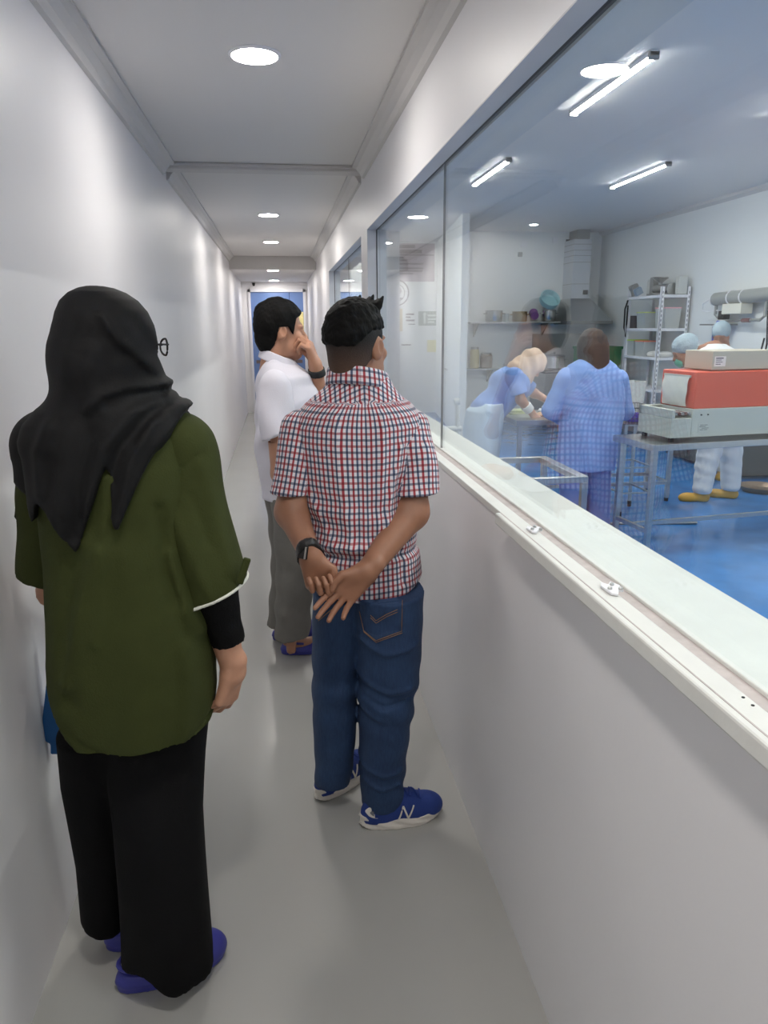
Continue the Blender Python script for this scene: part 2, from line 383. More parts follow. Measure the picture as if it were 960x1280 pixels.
# ---- anatomy
def head_sdf(P, C, yaw, pitch=0.0, roll=0.0, s=1.0, neck=True):
    """yaw: turn of the face from +Y towards +X; local x right, y forward, z up"""
    R = rot_z(-yaw)@rot_x(pitch)@rot_y(roll); q = ((P-np.asarray(C, np.float32))@R.astype(np.float32))/s
    x = np.abs(q[:, 0]); m_ = np.stack([x, q[:, 1], q[:, 2]], 1)
    d = ell(q, (0, -.012, .035), (.077, .100, .095))
    d = smin(d, ell(q, (0, .032, -.035), (.062, .066, .085)), .03)
    d = smin(d, ell(q, (0, .062, -.098), (.032, .034, .026)), .03)
    d = smin(d, ell(m_, (.045, .02, -.075), (.02, .045, .03)), .03)
    d = smin(d, ell(q, (0, .082, .024), (.055, .018, .013)), .018)
    d = smin(d, ell(m_, (.042, .072, -.022), (.022, .018, .018)), .02)
    d = smax(d, -ell(m_, (.031, .104, .004), (.021, .016, .012)), .012)
    d = smin(d, ell(m_, (.031, .083, .004), (.014, .012, .010)), .003)
    d = smin(d, rc(q, (0, .094, .012), (0, .116, -.026), .007, .0115), .012)
    d = smin(d, ell(m_, (.012, .104, -.031), (.0085, .011, .008)), .008)
    d = smin(d, ell(q, (0, .096, -.058), (.023, .010, .0055)), .006)
    d = smin(d, ell(q, (0, .094, -.069), (.020, .010, .006)), .006)
    e = ell(m_, (.080, -.008, -.004), (.009, .021, .034), rot_z(-.35)@rot_x(-.15))
    e = smax(e, -ell(m_, (.090, -.004, .002), (.008, .011, .02), rot_z(-.35)), .006)
    d = smin(d, e, .008)
    if neck: d = smin(d, rc(q, (0, -.025, -.05), (0, -.045, -.19), .055, .060), .03)
    return d*s
def hand_sdf(wrist, along, palmn, side=1, s=1.0, curl=((15, 25, 20),)*4, spread=(6, 2, -3, -8), thumb=((.028, .028, .004), (.05, .058, .012), (.056, .088, .018), (.052, .11, .02))):
    """fingers run along 'along' and close towards 'palmn'; side +1 right hand, -1 left"""
    Y = nrm(along); Z = nrm(np.array(palmn, float)-Y*(np.array(palmn, float)@Y)); X = np.cross(Y, Z)*side
    R = np.stack([X, Y, Z], 1).astype(np.float32); wrist = np.asarray(wrist, np.float32)
    base = [(.030, .092), (.0105, .097), (-.010, .093), (-.029, .083)]
    lens = [(.042, .026, .021), (.046, .030, .022), (.043, .028, .021), (.033, .021, .018)]
    segs = []
    for (bx, by), Ls, cu, sp in zip(base, lens, curl, spread):
        p = np.array([bx, by, 0.0]); a = 0.0; d2 = math.radians(sp); pts = [p]
        for L, c in zip(Ls, cu):
            a += math.radians(c); dv = np.array([math.sin(d2)*math.cos(a), math.cos(d2)*math.cos(a), math.sin(a)]); p = p+dv*L; pts.append(p)
        segs.append(pts)
    def f(P):
        q = ((P-wrist)@R)/s
        d = rc(q, (0, -.03, 0), (0, .012, 0), .027, .025)
        pal = None
        for pts in segs:
            e = rc(q, (pts[0][0]*.62, .012, 0), pts[0], .0175, .0125); pal = e if pal is None else smin(pal, e, .014)
        d = smin(d, pal, .02)
        d = smin(d, ell(q, (.022, .04, .010), (.015, .028, .012)), .015)
        for pts in segs: d = smin(d, chain(q, pts, [.0096, .0087, .0080, .0068]), .003)
        th = chain(q, thumb, [.015, .0125, .0108, .0088]); d = smin(d, th, .012)
        return d*s
    return f
def shoe_frame(heel, yaw):
    """local u along the foot, v to the right, z up; yaw from +Y towards +X"""
    R = np.array([[math.sin(yaw), math.cos(yaw), 0], [math.cos(yaw), -math.sin(yaw), 0], [0, 0, 1.0]])   # columns u,v,z
    return np.asarray(heel, np.float32), R.astype(np.float32)
def foot_outline(u, L, w):
    t = u/L; return w*(.70+.30*np.sin(np.clip((t-.15)/.85, 0, 1)*math.pi*.9))*np.sqrt(np.clip(1-np.abs(2*t-1)**3.2, 0, 1))+1e-4

# ------------------------------------------------------------------ people's materials
SKIN = mat('skin_tan', (.61, .43, .335), .5, var=.06, vscale=30, bump=.04, bscale=220, sss=.05)
SKIN2 = mat('skin_warm', (.75, .56, .46), .5, var=.06, vscale=30, bump=.04, bscale=220, sss=.05)
SKINH = mat('skin_mid', (.70, .51, .41), .5, var=.06, vscale=30, bump=.04, bscale=220, sss=.05)
SKIN3 = mat('skin_brown', (.60, .42, .33), .5, var=.06, vscale=30, sss=.05)
HAIR = mat('black_hair', (.030, .027, .026), .75, spec=.18, bump=.35, bscale=160, stretch=(1, 1, .35))
FADE = mat('shaved_hair', (.155, .115, .095), .8, bump=.3, bscale=300, var=.2, vscale=60)
def fade_mat():
    nt = FADE.node_tree; b = nt.nodes['Principled BSDF']; a = nt.nodes.new('ShaderNodeAttribute'); a.attribute_name = 'weave'; sp = nt.nodes.new('ShaderNodeSeparateXYZ'); nt.links.new(a.outputs['Vector'], sp.inputs[0])
    mr = nt.nodes.new('ShaderNodeMapRange'); mr.inputs['From Min'].default_value = -.14; mr.inputs['From Max'].default_value = .02; nt.links.new(sp.outputs[0], mr.inputs['Value'])
    r = nt.nodes.new('ShaderNodeValToRGB'); r.color_ramp.elements[0].color = (*lin((.42, .30, .235)), 1); r.color_ramp.elements[1].color = (*lin((.075, .06, .052)), 1); nt.links.new(mr.outputs[0], r.inputs[0]); nt.links.new(r.outputs[0], b.inputs['Base Color'])
fade_mat()   # the clippered hair is cut shorter towards the neck
BLACKC = mat('black_chiffon', (.030, .030, .037), .75, bump=.10, bscale=260, spec=.3)
BLACKT = mat('black_trousers', (.025, .026, .034), .85, bump=.15, bscale=240, spec=.2)
OLIVE = mat('olive_cotton', (.212, .235, .108), .85, bump=.2, bscale=260, spec=.2, var=.05, vscale=20)
WHITEC = mat('white_shirt', (.82, .81, .85), .8, bump=.12, bscale=220)
GREYT = mat('grey_trousers', (.44, .43, .41), .8, bump=.2, bscale=260, var=.05, vscale=24)
CLOG = mat('violet_clog', (.24, .25, .60), .45, bump=.05, bscale=80)
def denim():
    m = mat('blue_denim', (.135, .23, .37), .8, bump=.25, bscale=420); nt = m.node_tree; b = nt.nodes['Principled BSDF']
    tc = nt.nodes.new('ShaderNodeTexCoord'); mp = nt.nodes.new('ShaderNodeMapping'); mp.inputs['Scale'].default_value = (1, 1, .22)
    nt.links.new(tc.outputs['Object'], mp.inputs[0]); out = None
    for sc_, lo, hi, A, Bc in ((170, .3, .75, (.10, .185, .32), (.185, .30, .46)),):
        n = nt.nodes.new('ShaderNodeTexNoise'); n.inputs['Scale'].default_value = sc_; n.inputs['Detail'].default_value = 6; nt.links.new(mp.outputs[0], n.inputs['Vector'])
        n2 = nt.nodes.new('ShaderNodeTexNoise'); n2.inputs['Scale'].default_value = 7; n2.inputs['Detail'].default_value = 4; nt.links.new(tc.outputs['Object'], n2.inputs['Vector'])
        ad = nt.nodes.new('ShaderNodeMath'); ad.operation = 'MULTIPLY_ADD'; ad.inputs[1].default_value = .45; nt.links.new(n.outputs['Fac'], ad.inputs[0])
        m2 = nt.nodes.new('ShaderNodeMath'); m2.operation = 'MULTIPLY'; m2.inputs[1].default_value = .55; nt.links.new(n2.outputs['Fac'], m2.inputs[0]); nt.links.new(m2.outputs[0], ad.inputs[2])
        r = nt.nodes.new('ShaderNodeValToRGB'); r.color_ramp.elements[0].position = lo; r.color_ramp.elements[1].position = hi
        r.color_ramp.elements[0].color = (*lin(A), 1); r.color_ramp.elements[1].color = (*lin(Bc), 1); nt.links.new(ad.outputs[0], r.inputs[0]); nt.links.new(r.outputs[0], b.inputs['Base Color'])
    return m
DENIM = denim()
def check_mat(name, pu=.0285, pv=.035):
    """woven check: red and navy lines both ways on white, read from the cloth's own weave coordinates"""
    m = mat(name, (.88, .86, .88), .75, bump=.12, bscale=300); nt = m.node_tree; b = nt.nodes['Principled BSDF']; L = nt.links
    a = nt.nodes.new('ShaderNodeAttribute'); a.attribute_name = 'weave'; sp = nt.nodes.new('ShaderNodeSeparateXYZ'); L.new(a.outputs['Vector'], sp.inputs[0])
    def stripe(src, per, off, wd):
        d = nt.nodes.new('ShaderNodeMath'); d.operation = 'MULTIPLY_ADD'; d.inputs[1].default_value = 1/per; d.inputs[2].default_value = off; L.new(src, d.inputs[0])
        fr = nt.nodes.new('ShaderNodeMath'); fr.operation = 'FRACT'; L.new(d.outputs[0], fr.inputs[0])
        su = nt.nodes.new('ShaderNodeMath'); su.operation = 'SUBTRACT'; su.inputs[1].default_value = .5; L.new(fr.outputs[0], su.inputs[0])
        ab = nt.nodes.new('ShaderNodeMath'); ab.operation = 'ABSOLUTE'; L.new(su.outputs[0], ab.inputs[0])
        mr = nt.nodes.new('ShaderNodeMapRange'); mr.inputs['From Min'].default_value = wd; mr.inputs['From Max'].default_value = wd+.03; mr.inputs['To Min'].default_value = 1; mr.inputs['To Max'].default_value = 0; L.new(ab.outputs[0], mr.inputs['Value'])
        return mr.outputs[0]
    RED = (*lin((.72, .13, .22)), 1); NAVY = (*lin((.20, .31, .47)), 1)
    prev = None
    for src, per, off, wd, col, f in ((sp.outputs[0], pu, .0, .095, RED, .95), (sp.outputs[0], pu, .5, .09, NAVY, .92), (sp.outputs[1], pv, .25, .085, RED, .72), (sp.outputs[1], pv, .75, .085, NAVY, .75)):
        s = stripe(src, per, off, wd); k = nt.nodes.new('ShaderNodeMath'); k.operation = 'MULTIPLY'; k.inputs[1].default_value = f; L.new(s, k.inputs[0])
        mx = nt.nodes.new('ShaderNodeMix'); mx.data_type = 'RGBA'; mx.blend_type = 'MULTIPLY'; L.new(k.outputs[0], mx.inputs[0])
        if prev is None: mx.inputs[6].default_value = (*lin((.88, .86, .88)), 1)
        else: L.new(prev, mx.inputs[6])
        mx.inputs[7].default_value = col; prev = mx.outputs[2]
    L.new(prev, b.inputs['Base Color']); return m
CHECK = check_mat('checked_cotton')
def clog(name, heel, yaw, base, parent, m=CLOG, L=.265, w=.05):
    H, R = shoe_frame(heel, yaw)
    def f(P):
        q = (P-H)@R; u, v, z = q[:, 0], q[:, 1], q[:, 2]
        up = ell(q, (L*.74, 0, .03), (L*.30, w*1.02, .055)); back = ell(q, (L*.24, 0, .03), (L*.25, w*.82, .042))
        d = smin(up, back, .05); sole = np.maximum(np.abs(v)-foot_outline(np.clip(u, 0, L), L, w*1.06), np.maximum(z-.026, np.maximum(-u, u-L)))
        d = smin(d, sole, .012)
        d = smax(d, -ell(q, (L*.33, 0, .075), (L*.27, w*.72, .055)), .012)
        d = np.maximum(d, -z+.001)
        return d+.0022*np.clip(np.cos(z*400), .2, 1)*(z < .028)
    o = sobj(name, f, H-.31 if False else np.array([H[0]-.3, H[1]-.3, -.01]), np.array([H[0]+.3, H[1]+.3, .11]), .006, m, base, parent)
    # heel strap
    pts = [H+R@np.array([L*(.45-.42*math.cos(t)), w*.92*math.sin(t), .062+.012*math.cos(t)]) for t in np.linspace(-1.45, 1.45, 15)]
    mbp(MB().tube([Vector(p) for p in pts], .006, 8), 'heel_strap', m, base, o if False else parent, smooth=True)
    return f

# ------------------------------------------------------------------ the woman in black headscarf and olive top
Yw = 1.62; base = (float(at(165, 1200, Yw)[0]), Yw, 0.0)
wt = pxrows([(484, 112, 172, .06), (494, 96, 190, .085), (508, 72, 212, .11), (525, 56, 232, .125), (545, 48, 246, .135), (580, 46, 250, .145), (640, 52, 250, .15), (700, 56, 256, .155), (760, 59, 268, .165), (813, 58, 274, .17), (862, 64, 274, .17), (918, 76, 266, .165), (1010, 92, 254, .16)], Yw, .15)
hem = np.array([at(x, y, Yw-.15) for x, y in ((40, 880), (77, 918), (106, 941), (163, 957), (211, 953), (244, 941), (266, 920), (300, 890))])
def tunic0(P): return vloft(P, wt, 2.3)
def tunic(P):
    d = tunic0(P); lowz = np.interp(P[:, 0], hem[:, 0], hem[:, 2])+.10*np.clip((P[:, 1]-Yw)/.15, -1, 1)*.25+.02*0
    k = sstep(P[:, 2], 1.35, .9)
    d = d+fold(P, (1, .25, -.18), 34, .008, .7, 6, 1)*(.25+.75*k)+fold(P, (.5, .3, .8), 30, .0035, .8, 8, 4)*(1-k*.6)+.003*noise(P, 14, 5, 2)
    for pts, w_, a_ in TCR: d = d+crease(P, pts, Yw-.15, w_, a_*1.7, Yw)
    return smax(d, lowz-P[:, 2], .008)
TCR = [([(122, 690), (100, 770), (82, 860)], .016, .007), ([(134, 600), (128, 700), (120, 800)], .014, .005), ([(196, 640), (206, 720), (230, 800)], .012, -.006), ([(225, 770), (236, 850), (232, 930)], .018, .007),
       ([(90, 700), (80, 790), (88, 880)], .02, -.006), ([(160, 700), (170, 820), (165, 930)], .03, .005), ([(210, 700), (250, 800)], .014, .006), ([(78, 912), (106, 934), (163, 950), (211, 946), (262, 915)], .004, -.0025)]
sR0, sR1 = at(224, 556, Yw-.02), at(268, 748, Yw-.05); sL0, sL1 = at(66, 556, Yw+.03), at(66, 735, Yw+.08)
def sleeve_fn(a, b, r0, r1, cutn, cutp, seed, fdir=(.7, .2, .9), crs=()):
    def f(P):
        d = rc(P, a, b+(b-a)*.15, r0, r1+(r1-r0)*.15)+fold(P, fdir, 40, .006, .8, 9, seed)+.002*noise(P, 22, 4, seed)
        for pts, Yc, w_, a_ in crs: d = d+crease(P, pts, Yc, w_, a_)
        return smax(d, (P-np.asarray(cutp, np.float32))@np.asarray(cutn, np.float32), .005)
    return f
cn = nrm(at(305, 722, Yw-.05)-at(222, 759, Yw-.05)); cutn = nrm(np.array([-cn[2]*-1, 0, 0])*0+np.cross(np.array([0, 1.0, 0]), cn));
if cutn[2] > 0: cutn = -cutn
cutp = (at(305, 722, Yw-.05)+at(222, 759, Yw-.05))/2
fsR = sleeve_fn(sR0, sR1, .074, .084, cutn, cutp, 3, crs=[([(196, 612), (222, 588), (252, 566)], Yw-.08, .004, -.005), ([(215, 640), (240, 690), (262, 740)], Yw-.1, .014, .006), ([(252, 580), (270, 640), (290, 710)], Yw-.08, .012, .006), ([(205, 660), (225, 720)], Yw-.1, .01, -.006), ([(240, 620), (262, 680)], Yw-.1, .01, -.005)])
fsL = sleeve_fn(sL0, sL1, .072, .078, (-.25, 0, -.97), at(60, 727, Yw+.05), 6)
# hands and arms
wrist = at(292, 838, Yw-.03)
hR = hand_sdf(wrist, at(280, 905, Yw-.01)-at(297, 838, Yw-.03), (-.75, .55, .1), side=1, s=.94, curl=((18, 30, 22), (26, 34, 24), (34, 38, 26), (42, 40, 26)), spread=(8, 3, -3, -9), thumb=((.026, .026, .006), (.042, .052, .018), (.044, .08, .024), (.038, .10, .028)))
elbow = at(268, 745, Yw-.05)
def armR(P): return smin(rc(P, sR0, elbow, .048, .044), rc(P, elbow, wrist, .043, .027), .02)
elL = at(66, 740, Yw+.12); wrL = np.array([elL[0]+.12, elL[1]+.18, elL[2]-.02])
hL = hand_sdf(wrL, (.9, .3, -.3), (-.2, .5, -.8), side=-1, s=.92, curl=((50, 50, 30),)*4)
def armL(P): return smin(rc(P, sL0, elL, .046, .042), rc(P, elL, wrL, .041, .026), .02)
hc = at(134, 440, Yw+.015); hyaw = math.radians(62)
def headW(P): return head_sdf(P, hc, hyaw, -.05, 0, .90)
def coreW(P):
    d = np.maximum(vloft(P, [(z, x, y, a-.035, b-.03) for z, x, y, a, b in wt], 2.2), .82-P[:, 2])
    d = smin(d, headW(P), .03); d = smin(d, armR(P), .02); d = smin(d, armL(P), .02)
    for a, b in (((195, 940, Yw-.03), (200, 1225, Yw-.06)), ((130, 940, Yw+.06), (136, 1185, Yw+.08))): d = smin(d, rc(P, at(*a), at(*b), .07, .04), .03)
    return d
pieces = [surfnet(lambda P: coreW(P)+.008, (-.75, 1.2, .03), (.05, 2.1, 1.75), .018),
          surfnet(lambda P: smin(armR(P), hR(P), .012), wrist+V(-.16, -.12, -.17), wrist+V(.12, .14, .14), .0034),
          surfnet(lambda P: smin(armL(P), hL(P), .012), wrL+V(-.14, -.14, -.14), wrL+V(.2, .2, .12), .007),
          surfnet(headW, hc-.15, hc+.16, .0065)]
woman = mesh_obj('person', pieces, SKIN2, base); tag(woman, 'person in black headscarf, olive top and wide black trousers, nearest the camera', 'person')
sobj('shirt', tunic, (-.72, 1.35, .70), (.0, 1.95, 1.50), .009, OLIVE, base, woman)
sl = sobj('sleeve', fsR, sR1+V(-.2, -.15, -.08), sR0+V(.2, .17, .12), .0075, OLIVE, base, woman)
cutp_f = np.asarray(cutp, np.float32); cutn_f = np.asarray(cutn, np.float32)
sobj('piping', lambda P: np.maximum(fsR(P)-.0035+0*P[:, 0], np.abs((P-cutp_f)@cutn_f+.001)-.0032), cutp+V(-.13, -.13, -.1), cutp+V(.13, .13, .1), .0032, mat('white_piping', (.86, .86, .82), .6), base, sl)
sobj('sleeve', fsL, sL1+V(-.14, -.14, -.06), sL0+V(.14, .15, .11), .009, OLIVE, base, woman)
tb = at(301, 712, Yw-.10); mbp(MB().box((-.008, -.006, -.03), (.008, .006, .03), Matrix.Translation(Vector(tb+V(.006, -.01, 0)))@Matrix.Rotation(.35, 4, 'Y')), 'sleeve_tab', OLIVE, base, sl, bevel=.003)
def under(P): return np.maximum(smin(rc(P, sR0, elbow, .055, .050), rc(P, elbow, at(289, 812, Yw-.035), .050, .036), .02)+fold(P, (.3, .2, 1), 110, .0014, .5, 20, 2), (P-at(287, 802, Yw-.035).astype(np.float32))@nrm(at(290, 830, Yw)-at(270, 750, Yw)).astype(np.float32))
sobj('undersleeve', under, elbow+V(-.12, -.12, -.17), elbow+V(.14, .12, .06), .0065, BLACKT, base, woman)
# headscarf: hood over the head, cape over the shoulders with two pointed tails
hood_rows = pxrows([(357.5, 108, 128, .02), (360, 99, 142, .05), (366, 88, 157, .08), (376, 78, 172, .10), (390, 71, 184, .117), (408, 66, 193, .128), (430, 64, 199, .135), (455, 63, 203, .135), (478, 62, 207, .13), (496, 60, 205, .128), (512, 55, 212, .13), (530, 50, 220, .132), (552, 50, 232, .13), (580, 60, 225, .11)], Yw, .12)
tails = np.array([at(x, y, Yw-.14)[[0, 2]] for x, y in ((-60, 610), (0, 632), (16, 640), (33, 660), (41, 632), (56, 640), (78, 668), (98, 689), (118, 630), (133, 580), (140, 640), (148, 664), (170, 610), (192, 562), (227, 517), (260, 500))])
fdir = np.array([math.sin(hyaw), math.cos(hyaw), 0]); fo = hc+fdir*.135+V(0, 0, -.012)
def scarf(P):
    hood = vloft(P, hood_rows, 2.15)
    s = P[:, 0]
    hood = hood+fold(P, (.55, .1, .8), 42, .008, .5, 5, 1, .8)*sstep(P[:, 2], 1.72, 1.55)+fold(P, (.9, .2, -.35), 36, .005, .5, 5, 5)*sstep(P[:, 2], 1.66, 1.45)
    for pts, w_, a_ in HCR: hood = hood+crease(P, pts, Yw-.12, w_, a_, Yw+.03)
    hood = smax(hood, -ell(P, fo, (.085, .085, .098)), .012)
    cape = np.minimum(tunic0(P), np.minimum(rc(P, sR0, sR1, .074, .084), rc(P, sL0+V(.0, 0, -.01), sL1+V(-.0, -.0, .04), .062, .068)))-.020
    cape = cape+fold(P, (.8, .2, -.5), 46, .006, .5, 6, 2, .8)+fold(P, (.9, 0, .35), 60, .003, .5, 8, 7)
    for pts, w_, a_ in HCR: cape = cape+crease(P, pts, Yw-.15, w_, a_, Yw+.03)
    low = np.interp(P[:, 0], tails[:, 0], tails[:, 1])
    low = np.where(P[:, 1] > Yw+.06, np.minimum(low, 1.18+0*low)+.0, low)
    cape = smax(cape, low-P[:, 2], .006)
    cape = np.maximum(cape, -(tunic0(P)+.004))
    return smin(hood, cape, .055)
HCR = [([(128, 392), (150, 425), (180, 455), (203, 480)], .010, .009), ([(112, 512), (128, 494), (160, 484), (200, 484)], .010, .012), ([(118, 505), (112, 470), (120, 440)], .016, .009), ([(105, 400), (85, 470), (62, 560)], .022, .007),
       ([(112, 640), (130, 560), (165, 515), (205, 500)], .012, .010), ([(150, 650), (165, 580), (190, 530), (222, 512)], .010, .010), ([(75, 640), (80, 560), (100, 500)], .016, .008), ([(95, 670), (100, 600), (115, 540)], .013, -.009), ([(140, 600), (150, 560), (190, 515)], .010, -.009), ([(45, 620), (42, 570), (60, 530)], .012, .010), ([(160, 400), (185, 440), (198, 470)], .012, -.006)]
sobj('headscarf', scarf, (-.74, 1.36, 1.04), (-.10, 1.94, 1.75), .0075, BLACKC, base, woman)
# spectacles on the face
Rh = rot_z(-hyaw)@rot_x(-.05)
def hl(x, y, z): return Vector(hc+V(.005, .002, .012)+Rh@np.array([x, y, z])*.93)
g = MB()
for sx in (-1, 1):
    g.tube([hl(sx*.034+.024*math.cos(t), .118-.004*abs(math.cos(t)), .002+.019*math.sin(t)) for t in np.linspace(0, 6.28, 21)[:-1]], .0022, 6, closed=True)
    g.tube([hl(sx*.058, .116, .008), hl(sx*.086, .09, .008), hl(sx*.092, .0, .004)], .0022, 6)
g.tube([hl(-.01, .118, .006), hl(0, .12, .009), hl(.01, .118, .006)], .002, 6)
mbp(g, 'spectacles', BLACKP, base, woman, smooth=True)
# wide trousers
lr = pxrows([(900, 122, 264, .09, Yw), (960, 124, 258, .10, Yw-.01), (1020, 138, 254, .115, Yw-.04), (1090, 146, 258, .12), (1160, 150, 262, .12), (1225, 153, 266, .12), (1262, 152, 268, .12)], Yw-.06, .13)
ll = pxrows([(900, 80, 200, .10, Yw+.03), (960, 82, 180, .11, Yw+.05), (1060, 98, 172, .11), (1150, 105, 170, .11), (1205, 112, 165, .10)], Yw+.07, .11)
def trousers(P):
    a = vloft(P, lr, 2.4); b = vloft(P, ll, 2.4)
    hz = .100+.008*np.sin(P[:, 0]*60)-.070*sstep(P[:, 0], base[0]+.07, base[0]+.17)
    a = smax(a+fold(P, (1, .4, .03), 48, .008, .5, 3, 2), hz-P[:, 2], .006); b = smax(b+fold(P, (1, .4, .03), 46, .007, .5, 3, 5), .095-(P[:, 0]-base[0])*.25-P[:, 2], .006)
    return smin(a, b, .008)
sobj('trousers', trousers, (-.68, 1.36, -.01), (-.08, 1.88, .86), .009, BLACKT, base, woman)
h1 = atz(142, 1250, .0); clog('clog', (float(h1[0])+.005, float(h1[1])+.025, 0), math.radians(72), base, woman)
h2 = atz(128, 1207, .0); clog('clog', (float(h2[0])+.0, float(h2[1])+.05, 0), math.radians(70), base, woman)
# blue bag held in front of her
bag = MB(); A = [at(x, y, Yw+.175) for x, y in ((61, 800), (56, 860), (49, 924), (62, 931), (62, 944), (80, 944), (88, 930), (88, 800))]
bag.prism([Vector(p) for p in A], (.005, .03, 0)); BAGM = mat('blue_bag', (.06, .36, .62), .45, bump=.3, bscale=20, var=.1, vscale=12)
bo = bag.build('carrier_bag', BAGM, bevel=.006); bo.data.transform(Matrix.Translation(-Vector(A[3]))); bo.location = Vector(A[3])
tag(bo, 'blue plastic bag held at the side by the person in olive top', 'bag')

# ------------------------------------------------------------------ the man in the checked shirt
Ym = 2.14; base = (float(at(455, 1010, Ym)[0]), Ym, 0.0); BM = base
mt = pxrows([(466, 415, 483, .082), (475, 411, 488, .09), (485, 404, 493, .095), (495, 391, 501, .10), (505, 379, 514, .11), (515, 371, 522, .12), (530, 366, 527, .128), (548, 366, 526, .13), (580, 370, 518, .135), (620, 376, 510, .14), (655, 385, 516, .145), (690, 386, 524, .15), (720, 386, 527, .15), (748, 387, 526, .148), (790, 392, 522, .145)], Ym, .14)
mhem = np.array([at(x, y, Ym-.14) for x, y in ((360, 735), (385, 744), (405, 750), (430, 753), (470, 756), (505, 748), (527, 736), (560, 720))])
def shirt0(P): return vloft(P, mt, 2.25)
zblous = at(440, 690, Ym-.14)[2]; cxm = float(at(452, 560, Ym)[0])
def shirtM(P):
    d = shirt0(P); x = P[:, 0]-cxm; z = P[:, 2]
    d = d+fold(P, (1, .2, .12), 52, .0042, .5, 5, 2)*sstep(z, 1.45, 1.2)+fold(P, (.35, .1, 1), 75, .0035, .7, 7, 4)*sstep(np.abs(z-1.03), .16, .02)
    d = d-.010*np.exp(-((z-zblous-.01)/.014)**2)*sstep(np.abs(x+.04), .22, .02)+.008*np.exp(-((z-zblous+.02)/.012)**2)+.0015*noise(P, 25, 4, 1)
    for pts, w_, a_ in MCR: d = d+crease(P, pts, Ym-.14, w_, a_, Ym)
    low = np.interp(P[:, 0], mhem[:, 0], mhem[:, 2]); return smax(d, low-z, .006)
MCR = [([(380, 505), (450, 503), (515, 510)], .004, -.003), ([(420, 520), (424, 600), (440, 690)], .009, .006), ([(460, 510), (452, 600), (448, 690)], .008, -.006), ([(480, 520), (478, 600), (470, 690)], .008, .006), ([(505, 560), (490, 620), (478, 690)], .010, .008), ([(380, 610), (400, 650), (420, 690)], .008, .005),
       ([(380, 645), (396, 672), (412, 694)], .007, .006), ([(384, 655), (404, 684)], .006, -.006), ([(500, 600), (500, 680), (505, 730)], .009, -.006), ([(510, 560), (497, 585)], .008, -.004)]
mc = np.array(sorted(mt))
def weave_body(v):
    a = np.interp(v[:, 2], mc[:, 0], mc[:, 3]); th = np.arctan2((v[:, 0]-cxm)/a, -(v[:, 1]-Ym)/.14); u = np.where(v[:, 2] > float(at(450, 505, Ym-.12)[2]), (v[:, 0]-cxm)*1.05, th*.185)
    z = v[:, 2]; zy = float(at(450, 505, Ym-.12)[2]); yoke = z > zy
    w = np.where(yoke, z+.42*np.abs(v[:, 0]-cxm)+.8*(v[:, 1]-Ym), z)
    w = np.where(yoke, w, z-.05*np.abs(v[:, 0]-cxm)); return np.stack([u, w, 0*u], 1)
mL0, mL1 = at(378, 535, Ym), at(364, 622, Ym-.042); mR0, mR1 = at(513, 537, Ym-.01), at(520, 622, Ym-.062)
def weave_sleeve(a, b):
    a = np.asarray(a, float); ax = nrm(np.asarray(b, float)-a); e1 = nrm(np.cross(ax, (0, 1, 0))); e2 = np.cross(ax, e1)
    def f(v):
        q = v-a; return np.stack([np.arctan2(q@e1, q@(e2 if e2[1] < 0 else -e2))*.066, q@ax, 0*q[:, 0]], 1)
    return f
fmL = sleeve_fn(mL0, mL1, .060, .064, (-.05, 0, -1.0), at(362, 614, Ym-.02), 2, crs=[([(392, 540), (378, 580), (372, 612)], Ym-.06, .008, -.006)])
fmR = sleeve_fn(mR0, mR1, .063, .076, (.03, 0, -1.0), at(521, 613, Ym-.04), 5, crs=[([(520, 545), (500, 575), (494, 600)], Ym-.1, .009, .008), ([(530, 550), (510, 585), (500, 612)], Ym-.1, .008, -.006), ([(535, 560), (535, 600)], Ym-.1, .01, .004)])
# arms folded behind the back, hands meeting
eL, eR = at(365, 640, Ym-.05), at(514, 640, Ym-.07); wL, wR = at(388, 695, Ym-.19), at(459, 714, Ym-.21)
def marmL(P): return smin(rc(P, mL0, eL, .05, .047), rc(P, eL, wL, .048, .029), .025)
def marmR(P): return smin(rc(P, mR0, eR, .052, .050), rc(P, eR, wR, .051, .031), .025)
mhL = hand_sdf(wL, at(404, 742, Ym-.20)-at(390, 700, Ym-.20), (.15, -1, .1), side=-1, s=.98, curl=((72, 88, 50), (74, 90, 50), (78, 90, 50), (80, 90, 50)), spread=(2, 1, -1, -3),
               thumb=((.026, .03, .006), (.048, .055, .018), (.045, .082, .026), (.036, .104, .03)))
mhR = hand_sdf(wR, at(418, 752, Ym-.225)-at(456, 716, Ym-.215), (.1, -1, .15), side=1, s=1.0, curl=((12, 14, 10), (14, 16, 12), (18, 20, 14), (22, 24, 16)), spread=(4, 2, -3, -10),
               thumb=((.026, .03, .008), (.046, .056, .014), (.046, .085, .016), (.038, .105, .018)))
hcm = at(445, 434, Ym-.005); myaw = math.radians(36)
def headM(P): return head_sdf(P, hcm, myaw, .03, 0, .97)
def coreM(P):
    d = np.maximum(vloft(P, [(z, x, y, a-.03, b-.03) for z, x, y, a, b in mt], 2.2), .85-P[:, 2])
    d = smin(d, headM(P), .03); d = smin(d, marmL(P), .02); d = smin(d, marmR(P), .02)
    for a, b in (((425, 790, Ym), (416, 960, Ym+.03)), ((485, 790, Ym), (478, 985, Ym-.06))): d = smin(d, rc(P, at(*a), at(*b), .07, .03), .03)
    return d
